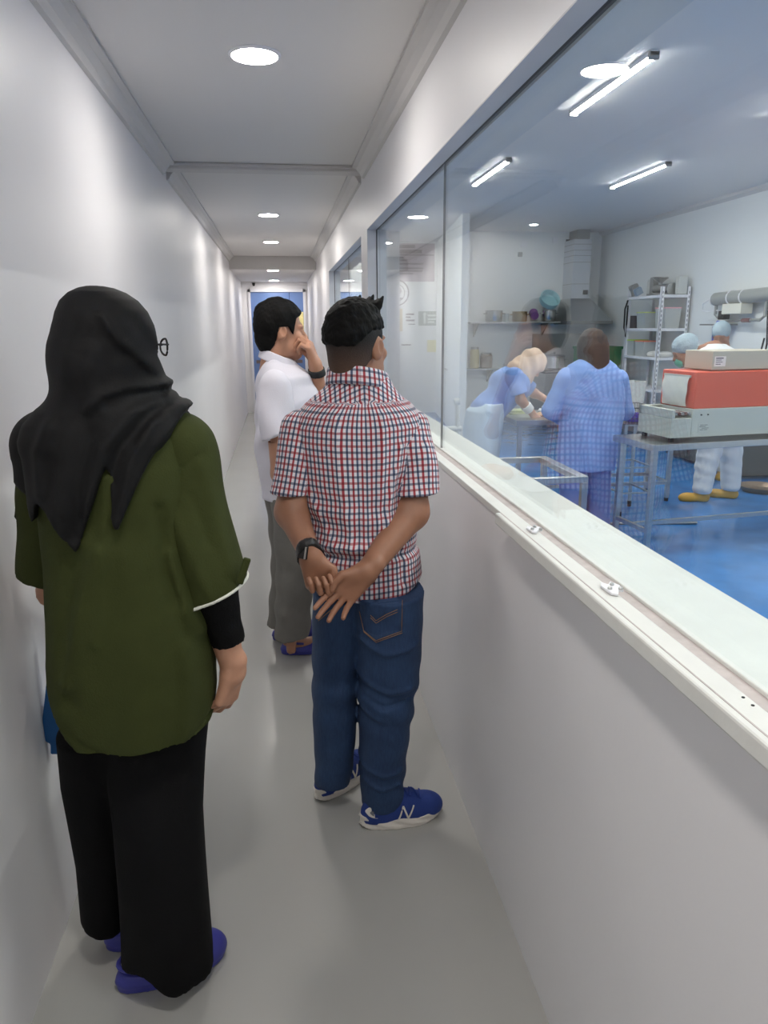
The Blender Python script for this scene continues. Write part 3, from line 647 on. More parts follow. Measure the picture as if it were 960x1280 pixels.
pieces = [surfnet(lambda P: coreM(P)+.010, (-.12, 1.75, .04), (.62, 2.5, 1.72), .018),
          surfnet(lambda P: smin(marmL(P), mhL(P), .01), np.minimum(eL, wL)+V(-.08, -.12, -.16), np.maximum(eL, wL)+V(.10, .10, .07), .0045),
          surfnet(lambda P: smin(marmR(P), mhR(P), .01), np.minimum(eR, wR)+V(-.16, -.10, -.16), np.maximum(eR, wR)+V(.08, .12, .07), .0045),
          surfnet(headM, hcm-V(.13, .14, .2), hcm+V(.15, .16, .16), .0055)]
man = mesh_obj('person', pieces, SKIN, base); tag(man, 'person in red and blue checked shirt and jeans, hands clasped behind the back', 'person')
sh = sobj('shirt', shirtM, (-.04, 1.93, .80), (.54, 2.36, 1.52), .0075, CHECK, base, man, weave_body)
sobj('sleeve', fmL, mL1+V(-.1, -.11, -.05), mL0+V(.1, .12, .09), .0065, CHECK, base, sh, weave_sleeve(mL0, mL1))
sobj('sleeve', fmR, mR1+V(-.11, -.12, -.05), mR0+V(.12, .13, .1), .0065, CHECK, base, sh, weave_sleeve(mR0, mR1))
# collar
ncx, ncy, ncz = (float(q) for q in at(447, 475, Ym-.012))
def collar(P):
    x, y, z = P[:, 0]-ncx, P[:, 1]-ncy, P[:, 2]-ncz; z = z+.22*y+.12*x
    r = np.sqrt((x/.085)**2+(y/.082)**2); d = np.abs((r-1)*.08+.12*z)-.006
    return smax(d, np.abs(z)-.026, .004)
sobj('collar', collar, (ncx-.11, ncy-.11, ncz-.06), (ncx+.11, ncy+.11, ncz+.06), .0045, CHECK, base, sh, lambda v: np.stack([np.arctan2(v[:, 0]-ncx, v[:, 1]-ncy)*.08, v[:, 2]+.22*(v[:, 1]-ncy)+.12*(v[:, 0]-ncx), 0*v[:, 0]], 1))
# hair: shaved fade and a short upright top
Rm = (rot_z(-myaw)@rot_x(.03)).astype(np.float32)
def hq(P): return ((P-hcm.astype(np.float32))@Rm)/.97
def cran(q, o): return ell(q, (0, -.012, .035), (.077, .100, .095))-o
def fade(P):
    q = hq(P); d = smin(cran(q, .0035), ell(q, (0, -.045, -.045), (.06, .058, .06)), .03); lim = -.035-.05*sstep(q[:, 1], -.02, -.09)
    d = smax(d, lim-q[:, 2], .004); d = smax(d, q[:, 1]-.045+.5*np.maximum(0, -q[:, 2]), .004); return np.maximum(d, -ell(np.stack([np.abs(q[:, 0]), q[:, 1], q[:, 2]], 1), (.082, .004, -.006), (.014, .026, .042)))
def topM(P):
    q = hq(P); d = cran(q, .009+.004*sstep(q[:, 2], .06, .13)+.014*sstep(q[:, 1], .02, .085)*sstep(q[:, 2], .06, .12))
    d = d+.0035*noise(P, 190, 6, 1)+.003*noise(P, 90, 5, 3)
    for k in range(7): x_ = -.045+.015*k; d = smin(d, rc(q, (x_, .062, .118), (x_*1.1+.004*(k % 2), .084, .142+.006*math.sin(k*2.1)), .013, .004), .008)
    lim = .052-.045*sstep(q[:, 1], -.03, -.1)+.01*sstep(q[:, 1], .03, .09); d = smax(d, lim-q[:, 2]+.005*noise(P, 120, 4, 6), .012); return smax(d, q[:, 1]-.093, .004)
hr = sobj('hair', topM, hcm+V(-.13, -.14, -.05), hcm+V(.14, .14, .18), .0042, HAIR, base, man)
sobj('shaved_sides', fade, hcm+V(-.13, -.14, -.13), hcm+V(.13, .13, .15), .005, FADE, base, hr, lambda v: np.stack([v[:, 2]-hcm[2], 0*v[:, 0], 0*v[:, 0]], 1))
# wrist watch
wax = nrm(wL-eL); wp = wL-wax*.012
def watch(P):
    q = (P-wp.astype(np.float32))@wax.astype(np.float32); return np.maximum(smin(marmL(P), mhL(P), .01)-.005, np.abs(q)-.012)
wo = sobj('watch', watch, wp-.06, wp+.06, .004, mat('black_leather', (.09, .085, .09), .45, bump=.2, bscale=200), base, man)
fp = Vector(march(lambda P: watch(P), 379, 690, 1.5, 2.6)) if march(lambda P: watch(P), 379, 690, 1.5, 2.6) is not None else Vector(wp+V(-.03, -.01, 0))
Mw = Matrix.Translation(fp)@Vector((-.75, -.62, .2)).to_track_quat('Z', 'Y').to_matrix().to_4x4()
mbp(MB().box((-.017, -.019, -.004), (.017, .019, .006), Mw), 'watch_case', mat('watch_black', (.05, .05, .055), .15), base, wo, bevel=.003)
mbp(MB().box((-.002, -.017, .004), (.002, .017, .0075), Mw@Matrix.Translation((.015, 0, 0))), 'watch_lug', STEEL, base, wo)
# jeans
jr = pxrows([(735, 440, 527, .14), (790, 444, 526, .135), (830, 447, 524, .125), (870, 448, 517, .115), (905, 449, 512, .105), (945, 450, 507, .09), (975, 451, 505, .08), (1003, 452, 503, .072)], Ym-.06, .12)
jl = pxrows([(735, 391, 462, .14), (790, 390, 456, .13), (830, 390, 448, .12), (870, 390, 446, .11), (905, 391, 445, .105), (940, 393, 442, .09), (975, 394, 438, .068)], Ym+.03, .12)
def jeans(P):
    z = P[:, 2]
    kn = 1.3*sstep(np.abs(z-.46), .17, .03)+sstep(z, .26, .10)*1.9+.3
    a = vloft(P, jr, 2.3)+fold(P, (.35, .1, 1), 62, .0055, .9, 6, 2)*kn; b = vloft(P, jl, 2.3)+fold(P, (-.35, .1, 1), 62, .0055, .9, 6, 5)*kn
    for pts, w_, a_ in JCR: a = a+crease(P, pts, Ym-.15, w_, a_)
    d = smin(a, b, .012)+.0015*noise(P, 30, 4, 2)+fold(P, (1, .3, .5), 40, .003, .7, 6, 8)*sstep(z, .6, .8)
    return d
JCR = [([(450, 800), (480, 812), (520, 800)], .010, .006), ([(450, 850), (485, 862), (512, 855)], .009, .008), ([(452, 872), (480, 880), (510, 872)], .008, -.006), ([(450, 890), (480, 900)], .008, .006), ([(455, 965), (480, 972), (503, 966)], .007, .007), ([(453, 982), (478, 990), (502, 984)], .006, .008), ([(396, 940), (420, 948), (440, 940)], .007, .007), ([(394, 840), (420, 850), (446, 835)], .009, .007), ([(392, 870), (415, 878)], .008, .006)]
jo = sobj('jeans', jeans, (.0, 1.9, .03), (.52, 2.42, .92), .008, DENIM, base, man)
for yb, X_ in ((0, 0),):
    wb = MB()
SEAM = mat('denim_seam', (.09, .14, .22), .8); THREAD = mat('orange_thread', (.55, .42, .30), .7)
def onjeans(pts, off=.002):
    out = []
    for x, y in pts:
        p = march(jeans, x, y, 1.5, 3.0)
        if p is not None: out.append(Vector(p-ray(x, y)*off))
    return out
def dens(pts, n=6):
    o = []
    for a, b in zip(pts[:-1], pts[1:]):
        for t in range(n): o.append((a[0]+(b[0]-a[0])*t/n, a[1]+(b[1]-a[1])*t/n))
    return o+[pts[-1]]
PK = [(450, 757), (503, 750), (502, 789), (470, 801), (454, 788)]
pk = MB(); P3 = onjeans(dens(PK+[PK[0]], 5)[:-1], .004)
if len(P3) > 6:
    c0 = sum(P3, Vector())/len(P3); vc = pk.bm.verts.new(c0+Vector((0, -.004, .0))); vv = [pk.bm.verts.new(p) for p in P3]
    for i in range(len(vv)): pk.bm.faces.new((vc, vv[i], vv[(i+1) % len(vv)]))
    po = mbp(pk, 'back_pocket', DENIM, base, jo)
    for pts in (PK[1:]+[], [(463, 769), (470, 776), (483, 768), (497, 762)], [(463, 772), (470, 779), (483, 771), (497, 765)], [(449, 764), (455, 790), (470, 803), (503, 791)]):
        q = onjeans(dens(pts, 6), .0065)
        if len(q) > 2: mbp(MB().tube(q, .0011, 5), 'stitching', THREAD, base, po)
q = onjeans(dens([(398, 776), (412, 764), (425, 756)], 6), .003)
if len(q) > 2: mbp(MB().tube(q, .0016, 5), 'pocket_seam', THREAD, base, jo)
# running shoes
SHOEB = mat('blue_mesh_fabric', (.10, .22, .52), .65, bump=.4, bscale=500); SOLEW = mat('white_foam', (.88, .86, .83), .55, bump=.1, bscale=90); GREYS = mat('grey_panel', (.45, .46, .50), .5)
def sneaker(heel, yaw, L=.285, w=.050):
    H, R = shoe_frame(heel, yaw)
    def wd(u): return foot_outline(np.clip(u, 0, L), L, w)
    def sole(P):
        q = (P-H)@R; u, v, z = q[:, 0], q[:, 1], q[:, 2]
        top = .034+.016*np.clip(1-u/.09, 0, 1)+.004*np.sin(u*60); lift = .030*np.clip((u-L*.72)/(L*.28), 0, 1)**2+.014*np.clip(1-u/.035, 0, 1)**1.5
        flare = 1.10-.8*np.abs(z-.012)
        d = np.maximum(np.abs(v)-wd(u)*flare-.003*np.sin(u*70+z*160)*(z > .012), np.maximum(np.maximum(z-top, lift-z), np.maximum(-u-.004, u-L)))
        return d
    def tread(P):
        q = (P-H)@R; u, v, z = q[:, 0], q[:, 1], q[:, 2]; lift = .030*np.clip((u-L*.72)/(L*.28), 0, 1)**2+.014*np.clip(1-u/.035, 0, 1)**1.5
        return np.maximum(np.abs(v)-wd(u)*1.03, np.maximum(np.maximum(z-lift-.009, lift-z-.0005-.001), np.maximum(-u-.002, u-L+.002)))
    def upper(P):
        q = (P-H)@R
        d = smin(ell(q, (L*.74, 0, .035), (L*.27, w*1.0, .05)), ell(q, (L*.30, 0, .045), (L*.29, w*.86, .075)), .05)
        d = smin(d, ell(q, (L*.52, 0, .05), (L*.2, w*.85, .055)), .03)
        d = smax(d, -rc(q, (L*.24, 0, .075), (L*.18, 0, .2), .030, .05), .012); return np.maximum(d, .020-q[:, 2])
    lo = np.array([H[0]-.32, H[1]-.32, -.005]); hi = np.array([H[0]+.32, H[1]+.32, .14])
    c = R@np.array([L/2, 0, 0]); ex = np.abs(R[:, 0])*L*.56+np.abs(R[:, 1])*w*1.35+.01; lo = H+c-ex; hi = H+c+ex; lo[2] = -.004; hi[2] = .13
    s = sobj('shoe', upper, lo, hi, .0048, SHOEB, base, man); sobj('sole', sole, lo, hi, .0042, SOLEW, base, s); sobj('tread', tread, lo, hi, .0045, BLACKP, base, s)
    def on(u, z, sd, off=.002):
        # push a point of the side wall outwards until it leaves the upper
        for v in np.linspace(.0, .08, 200):
            p = H+R@np.array([u, sd*v, z])
            if upper(p[None].astype(np.float32))[0] > 0: return Vector(H+R@np.array([u, sd*(v+off), z]))
    for sd in (1, -1):
        # N-shaped mark on each side, heel panel
        for a, b, r in (((.118, .036), (.135, .080), .0028), ((.135, .080), (.150, .038), .0034), ((.150, .038), (.172, .076), .0028)):
            pts = [on(a[0]+(b[0]-a[0])*t, a[1]+(b[1]-a[1])*t, sd) for t in np.linspace(0, 1, 7)]
            mbp(MB().tube([p for p in pts if p], r, 6), 'side_mark', SOLEW, base, s, smooth=True)
        for nm_, ru, rz_, of, mm in (('heel_counter', .040, .019, .0014, SOLEW), ('heel_panel', .026, .011, .0036, GREYS)):
            m1 = MB(); rows_ = []
            for i in range(9):
                t = -1+2*i/8; hw = math.sqrt(max(0.02, 1-t*t)); rows_.append([on(.050+ru*.9*t, .068+rz_*hw*(-1+2*j/6)+.06*(.05-.05-ru*.9*t)*.3, sd, of) for j in range(7)])
            if all(p for r_ in rows_ for p in r_):
                gv = [[m1.bm.verts.new(p) for p in r_] for r_ in rows_]
                for i in range(8):
                    for j in range(6): m1.bm.faces.new((gv[i][j], gv[i+1][j], gv[i+1][j+1], gv[i][j+1]))
                mbp(m1, nm_, mm, base, s, smooth=True)
    for k in range(5):
        u = .135+.018*k; pts = []
        for v in np.linspace(-.026, .026, 9):
            for z in np.linspace(.14, .02, 200):
                p = H+R@np.array([u+.006*(1 if k % 2 else -1)*v/.026, v, z])
                if upper(p[None].astype(np.float32))[0] < 0: pts.append(Vector(p+np.array([0, 0, .003]))); break
        if len(pts) > 3: mbp(MB().tube(pts, .003, 6), 'lace', SHOEB, base, s, smooth=True)
    return upper
hs = atz(449, 1036, 0); tp = atz(543, 1017, 0); sneaker((float(hs[0])+.004, float(hs[1])+.01, 0), math.atan2(tp[0]-hs[0], tp[1]-hs[1]))
hs = atz(394, 1003, 0); tp = atz(452, 955, 0); sneaker((float(hs[0])+.004, float(hs[1])+.0, 0), math.atan2(tp[0]-hs[0], tp[1]-hs[1])+.05)

# ------------------------------------------------------------------ the man in the white shirt, in profile
Yh = 3.42; base = (float(at(365, 815, Yh)[0]), Yh, 0.0)
ht = pxrows([(445, 333, 360, .075), (452, 331, 368, .09), (460, 328, 376, .12), (470, 323, 386, .17), (485, 319, 394, .19), (505, 317, 399, .195), (540, 318, 402, .195), (580, 321, 402, .19), (610, 326, 399, .185), (645, 332, 396, .18)], Yh, .19)
def shirt0h(P): return vloft(P, ht, 2.2)
zh = at(345, 633, Yh-.18)[2]
def shirtH(P):
    d = shirt0h(P)+fold(P, (.9, .3, .5), 40, .009, .8, 6, 3)+fold(P, (-.6, .2, .8), 55, .006, .7, 8, 6)+.002*noise(P, 26, 4, 2)
    return smax(d, zh-.012*np.sin(P[:, 0]*20)-P[:, 2], .006)
nR0, nR1 = at(343, 484, Yh-.20), at(348, 546, Yh-.26); nL0, nL1 = at(360, 486, Yh+.19), at(396, 530, Yh+.16)
cnh = nrm(at(367, 534, Yh-.24)-at(336, 548, Yh-.24)); cuth = np.cross((0, 1.0, 0), cnh); cuth = cuth if cuth[2] < 0 else -cuth
fnR = sleeve_fn(nR0, nR1, .073, .078, cuth, at(350, 540, Yh-.24), 4, (.8, .2, .5)); fnL = sleeve_fn(nL0, nL1, .068, .07, nrm(nL1-nL0), nL1, 7)
neR = at(352, 592, Yh-.25); nwR = at(402, 600, Yh-.06); neL = at(408, 545, Yh+.08); nwL = at(395, 462, Yh-.05)
def narmR(P): return smin(rc(P, nR0, neR, .05, .046), rc(P, neR, nwR, .045, .028), .02)
def narmL(P): return smin(rc(P, nL0, neL, .05, .047), rc(P, neL, nwL, .046, .029), .02)
nhL = hand_sdf(nwL+V(0, 0, .012), at(386, 428, Yh-.06)-at(396, 460, Yh-.05), (-1, .25, -.1), side=-1, s=1.1, curl=((35, 75, 40), (40, 80, 40), (44, 82, 40), (46, 82, 40)), spread=(4, 1, -2, -5), thumb=((.026, .03, .012), (.038, .055, .03), (.03, .078, .045), (.024, .094, .05)))
nhR = hand_sdf(nwR, (.9, .3, .1), (0, .6, -.8), side=1, curl=((25, 30, 20),)*4)
hch = at(351, 415, Yh); hyh = math.radians(80)
def headH(P): return head_sdf(P, hch, hyh, -.02, 0, 1.0)
def coreH(P):
    d = np.maximum(vloft(P, [(z, x, y, a-.035, b-.03) for z, x, y, a, b in ht], 2.2), .8-P[:, 2])
    d = smin(d, headH(P), .03); d = smin(d, narmR(P), .02); d = smin(d, narmL(P), .02)
    for a, b in (((365, 640, Yh-.09), (364, 812, Yh-.1)), ((358, 640, Yh+.09), (350, 795, Yh+.1))): d = smin(d, rc(P, at(*a), at(*b), .075, .034), .03)
    return d
def footH(heel, yaw):
    H, R = shoe_frame(heel, yaw)
    def f(P):
        q = (P-H)@R; d = smin(ell(q, (.17, 0, .035), (.085, .038, .026)), ell(q, (.05, 0, .04), (.05, .032, .036)), .05); return smin(d, rc(q, (.055, 0, .05), (.06, 0, .16), .034, .036), .03)
    return f
fa = atz(352, 824, 0); fb = atz(341, 806, 0)
fA = footH((fa[0]+.01, fa[1]+.06, .015), math.radians(84)); fB = footH((fb[0]+.01, fb[1]+.06, .015), math.radians(80))
pieces = [surfnet(lambda P: coreH(P)+.010, (-.2, 3.0, .03), (.45, 3.85, 1.78), .018),
          surfnet(lambda P: smin(narmL(P), nhL(P), .012), nwL+V(-.14, -.1, -.22), nwL+V(.1, .12, .2), .0055),
          surfnet(lambda P: smin(narmR(P), nhR(P), .012), np.minimum(neR, nwR)+V(-.08, -.1, -.1), np.maximum(neR, nwR)+V(.2, .14, .14), .008),
          surfnet(fA, np.array([fa[0]-.08, fa[1]-.08, -.0]), np.array([fa[0]+.3, fa[1]+.2, .2]), .007), surfnet(fB, np.array([fb[0]-.08, fb[1]-.08, -.0]), np.array([fb[0]+.3, fb[1]+.2, .2]), .007),
          surfnet(headH, hch-V(.15, .14, .2), hch+V(.17, .14, .17), .006)]
manh = mesh_obj('person', pieces, SKINH, base); tag(manh, 'person in white short-sleeved shirt and grey trousers, hand at the nose', 'person')
s1 = sobj('shirt', shirtH, (-.25, 3.15, .78), (.35, 3.72, 1.50), .009, WHITEC, base, manh)
sobj('sleeve', fnR, nR1+V(-.13, -.12, -.1), nR0+V(.16, .16, .12), .0075, WHITEC, base, s1)
sobj('sleeve', fnL, np.minimum(nL0, nL1)-.11, np.maximum(nL0, nL1)+.11, .009, WHITEC, base, s1)
cx_, cy_, cz_ = (float(q) for q in at(349, 450, Yh))
def collarH(P):
    x, y, z = P[:, 0]-cx_, P[:, 1]-cy_, P[:, 2]-cz_; z = z+.42*x
    r = np.sqrt((x/.082)**2+(y/.075)**2); d = np.abs((r-1)*.075+.25*z)-.006
    return smax(smax(d, np.abs(z)-.025, .004), x-.075, .004)
sobj('collar', collarH, (cx_-.13, cy_-.13, cz_-.09), (cx_+.13, cy_+.13, cz_+.09), .005, WHITEC, base, s1)
Rn = (rot_z(-hyh)@rot_x(-.02)).astype(np.float32)
def hairH(P):
    q = ((P-hch.astype(np.float32))@Rn)/1.0; d = np.minimum(cran(q, .012+.010*sstep(q[:, 2], .03, .12)), ell(q, (0, -.055, -.03), (.066, .062, .075)))+.003*noise(P, 150, 6, 2)+.004*noise(P, 60, 4, 5)
    lim = np.interp(q[:, 1], [-.12, -.06, -.035, -.02, .02, .045, .06, .09], [-.10, -.095, -.05, .022, .02, -.01, .06, .082]); d = smax(d, lim-q[:, 2]+.004*noise(P, 90, 3, 1), .006)
    return smax(d, q[:, 1]-.098, .006)
sobj('hair', hairH, hch+V(-.16, -.14, -.14), hch+V(.16, .14, .19), .0055, HAIR, base, manh)
wx = nrm(nwL-neL); wq = nwL-wx*.012
sobj('watch', lambda P: np.maximum(smin(narmL(P), nhL(P), .012)-.005, np.abs((P-wq.astype(np.float32))@wx.astype(np.float32))-.015), wq-.07, wq+.07, .0048, BLACKP, base, manh)
ha = pxrows([(620, 338, 396, .12), (680, 343, 393, .105), (720, 345, 391, .10), (760, 344, 389, .095), (794, 344, 387, .085)], Yh-.09, .1); hb = pxrows([(620, 331, 390, .12), (680, 338, 384, .105), (720, 339, 380, .10), (760, 336, 374, .09), (778, 334, 372, .085)], Yh+.09, .1)
def trousersH(P):
    d = smin(vloft(P, ha, 2.2)+fold(P, (.6, .2, .8), 44, .006, .8, 5, 1), vloft(P, hb, 2.2)+fold(P, (.6, .2, .8), 44, .005, .8, 5, 4), .02); return d+fold(P, (1, .2, .05), 40, .003, .5, 4, 6)
sobj('trousers', trousersH, (-.2, 3.15, .05), (.32, 3.68, .98), .009, GREYT, base, manh)
clog('clog', (fa[0], fa[1]+.06, 0), math.radians(84), base, manh, L=.27, w=.052); clog('clog', (fb[0], fb[1]+.06, 0), math.radians(80), base, manh, L=.27, w=.052)

# ------------------------------------------------------------------ sill furniture
LED_Z = 1.147
lg = thing('hinged_ledge', 'white wooden ledge strip fixed along the corridor side of the window sill', 'ledge', (.515, .15, 1.118))
MB().box((0, 0, 0), (.049, 1.54, .029)).build('board', SILLM, lg, bevel=.004)
MB().box((.012, .002, .0285), (.0145, 1.538, .0296)).build('groove_line', SILLG, lg)
for px, py, big in ((668, 663, 0), (765, 737, 1)):
    p = atz(px, py, LED_Z+.001); h = MB(); L = .030+.006*big
    pts = [(-.014, -L*.5), (-.004, -L*.6), (.006, -L*.25), (.014, -L*.3), (.018, L*.2), (.010, L*.55), (.0, L*.3), (-.008, L*.55), (-.016, L*.2)]
    h.prism([(p[0]+a-.515, p[1]+b*1.5-.15, .030) for a, b in pts], (0, 0, .0045)); ho = h.build('hinge', WHITEP, lg, bevel=.001)
    for a, b in ((-.008, -.008), (.004, .010), (.010, -.012)): MB().lathe([(.004, 0), (.004, .003), (.002, .005)], (p[0]+a-.515, p[1]+b-.15, .0345), 10).build('screw', STEEL, ho, smooth=True)
for px, py in ((929, 872), (941, 882)):
    p = atz(px, py, LED_Z); MB().cyl((p[0]-.515, p[1]-.15, .0288), (p[0]-.515, p[1]-.15, .0298), .0022, 10).build('screw_hole', BLACKP, lg)
ct = thing('counter', 'white counter just inside the window glass, at the lower right', 'counter', (.80, .2, 0))
MB().box((0, 0, .72), (.53, 2.0, .75)).build('worktop', SILLM, ct, bevel=.004)
for x in (.02, .48):
    for y in (.02, 1.94): MB().box((x, y, 0), (x+.04, y+.04, .72)).build('leg', WHITEP, ct)

# ------------------------------------------------------------------ steel furniture
def steel_table(name, label, loc, rz, L, D, H, stretch='H', leg=.036, top=.03, m=STEEL):
    t = thing(name, label, 'table', loc, rz)
    MB().box((0, 0, H-.045), (L, D, H)).build('tabletop', m, t, bevel=.004)
    for x in (.03, L-.03-leg):
        for y in (.03, D-.03-leg):
            lo = MB().box((x, y, .03), (x+leg, y+leg, H-.045)).build('leg', m, t, bevel=.003)
            MB().cyl((x+leg/2, y+leg/2, 0), (x+leg/2, y+leg/2, .032), leg*.48, 12).build('foot', BLACKP, lo)
    z = .16
    for x in (.03, L-.03-leg): MB().box((x+.004, .03+leg, z), (x+leg-.004, D-.03-leg, z+.028)).build('stretcher', m, t)
    if stretch == 'H': MB().box((.03+leg, D/2-.014, z), (L-.03-leg, D/2+.014, z+.028)).build('stretcher', m, t)
    else:
        for y in (.03, D-.03-leg): MB().box((.03+leg, y+.004, z), (L-.03-leg, y+leg-.004, z+.028)).build('stretcher', m, t)
    return t
RT = math.radians(6.5)
steel_table('steel_table', 'long stainless steel table carrying the orange shrink machine', (2.49, 4.57, 0), RT, 1.9, .5, .80)
GREYM = mat('machine_grey', (.70, .72, .69), .45, var=.02); ORANGE = mat('machine_orange', (.82, .33, .23), .4, var=.03); BEIGE = mat('machine_beige', (.70, .67, .61), .5)
mc_ = thing('shrink_machine', 'orange and grey shrink-wrap tunnel machine standing on the long steel table', 'machine', (2.49+.07*math.cos(RT), 4.57+.07*math.sin(RT), .80), RT)
def prt(name, lo, hi, m, bevel=.004, par=mc_): return MB().box(lo, hi).build(name, m, par, bevel=bevel)
prt('base', (.26, .06, .03), (1.75, .45, .225), GREYM, .006)
inf = MB(); inf.box((.10, .06, .03), (.26, .45, .165)); inf.box((.10, .06, .165), (.125, .45, .225)); inf.box((.10, .41, .165), (.26, .45, .225)); inf.build('infeed', GREYM, mc_, bevel=.004)
ROLL = mat('dark_red_roller', (.34, .16, .15), .4)
for k in range(5): MB().cyl((.143+.026*k, .075, .195), (.143+.026*k, .41, .195), .011, 12).build('roller', ROLL if k % 2 else STEELD, mc_, smooth=True)
hs_ = MB(); hs_.box((.27, .07, .225), (1.6, .45, .478)); ho = hs_.build('housing', ORANGE, mc_, bevel=.008)
prt('flap_rail', (.262, .12, .435), (.270, .42, .452), GREYM, .002)
PLAST = mat('clear_plastic', (.86, .87, .83), .25, alpha=.9, bump=.6, bscale=16)
fl = MB(); n = 10
for i in range(n):
    for j in range(n):
        pass
vs = [[fl.bm.verts.new((.258-.012*math.sin(j/n*3)-.004*math.sin(i*1.7+j), .125+.285*i/n*(1-.06*j/n)+.008*j/n, .440-.205*j/n)) for j in range(n+1)] for i in range(n+1)]
for i in range(n):
    for j in range(n): fl.bm.faces.new((vs[i][j], vs[i+1][j], vs[i+1][j+1], vs[i][j+1]))
fl.build('flap', PLAST, mc_, smooth=True)
bx = prt('control_box', (.41, .10, .485), (.95, .40, .615), BEIGE, .005); lb = prt('label', (.425, .0975, .51), (.515, .0995, .578), mat('label_paper', (.90, .85, .83), .6), 0, bx)
for k, (a, b) in enumerate(((.435, .495), (.435, .48), (.435, .49), (.435, .475))): prt('print_line', (a, .0965, .565-.014*k-.003*(k == 0)), (b, .0974, .570-.014*k), mat('print_ink', (.35, .28, .32), .6), 0, lb)
prt('cable_gland', (.955, .2, .50), (.975, .23, .53), BLACKP)
pl = prt('rating_plate', (.315, .0575, .06), (.405, .0595, .125), GREYM, 0)
for k, (a, b) in enumerate(((.33, .36), (.365, .39), (.345, .375), (.325, .355), (.36, .40), (.345, .37), (.33, .358), (.363, .388))): prt('print_line', (a, .0565, .112-.0085*(k//2*1.3)), (b, .0574, .115-.0085*(k//2*1.3)), BLACKP, 0, pl)
for x in (.33, .385): MB().cyl((x, .060, .185), (x, .052, .185), .005, 12).build('screw', BLACKP, mc_)
for x in (.13, 1.6):
    for y in (.09, .40): prt('foot', (x-.015, y-.015, .0), (x+.015, y+.015, .032), BLACKP, .002)
steel_table('steel_table', 'stainless steel kneading table where the worker in a beige headscarf leans', (1.92, 5.78, 0), 0, .82, .72, .83, 'H')
steel_table('steel_table', 'stainless steel table behind the shrink machine, holding clear plastic bins', (2.78, 6.08, 0), 0, .78, .5, .84, 'U')
# trolley beside the window
tr = thing('tray_trolley', 'open stainless steel trolley frame with trays, right behind the window sill', 'trolley', (.84, 3.38, 0)); L, D, H, q = .67, .6, .86, .032
MB().box((0, 0, H-q), (L, q, H)).box((0, D-q, H-q), (L, D, H)).box((0, q, H-q), (q, D-q, H)).box((L-q*1.6, q, H-q), (L, D-q, H)).build('top_frame', STEEL, tr, bevel=.002)
MB().box((L*.45, q, H-.07), (L*.45+.02, D-q, H-.05)).box((q, D*.5, H-.07), (L*.45, D*.5+.02, H-.05)).build('cross_bar', STEEL, tr)
for x in (0, L-q):
    for y in (0, D-q):
        lo = MB().box((x, y, .08), (x+q, y+q, H-q)).build('leg', STEEL, tr, bevel=.002); MB().cyl((x+.003, y+q/2, .04), (x+q-.003, y+q/2, .04), .04, 16).build('caster', BLACKP, lo, smooth=True)
for z in (.62, .42, .20):
    s_ = MB().box((.01, .01, z), (L-.01, D-.01, z+.006)).box((.01, .01, z), (L-.01, .016, z+.04)).box((L-.016, .01, z), (L-.01, D-.01, z+.04)).box((.01, D-.016, z), (L-.01, D-.01, z+.04)).build('tray', STEELD, tr)
# stool-like stand with a wire basket
st = thing('basket_stand', 'narrow steel stand with a dark wire basket beside the worker in a dark headscarf', 'stand', (2.80, 5.62, 0)); L, D, H = .29, .38, .78
for x in (0, L-.024):
    for y in (0, D-.024):
        lo = MB().box((x, y, .05), (x+.024, y+.024, H)).build('leg', STEEL, st); MB().cyl((x+.012, y+.012, 0), (x+.012, y+.012, .052), .018, 12).build('foot', BLACKP, lo)
for z in (.20, .42): MB().box((.024, .006, z), (L-.024, .018, z+.014)).box((.024, D-.018, z), (L-.024, D-.006, z+.014)).box((.006, .024, z), (.018, D-.024, z+.014)).box((L-.018, .024, z), (L-.006, D-.024, z+.014)).build('rung', STEEL, st)
MB().box((0, 0, H), (L, D, H+.012)).build('top', STEEL, st)
WIRE = mat('dark_wire', (.33, .34, .36), .4, .7); g = MB()
for z in (H+.015, H+.06, H+.10, H+.15): g.tube([(.0, .0, z), (L, .0, z), (L, D, z), (0, D, z)], .003, 5, closed=True)
for k in range(12):
    x = L*k/11
    for y in (0, D): g.tube([(x, y, H+.015), (x, y, H+.15)], .002, 5)
for k in range(14):
    y = D*k/13
    for x in (0, L): g.tube([(x, y, H+.015), (x, y, H+.15)], .002, 5)
g.build('wire_basket', WIRE, st)
pb = MB().lathe([(.02, 0), (.065, .005), (.085, .05), (.09, .07), (.085, .07), (.078, .05), (.06, .012), (.0, .01)], (0, 0, 0), 24).build('plastic_bowl', mat('violet_plastic', (.33, .26, .72), .35), smooth=True); pb.location = (2.95, 5.78, H+.0145); tag(pb, 'violet plastic bowl inside the wire basket', 'bowl')
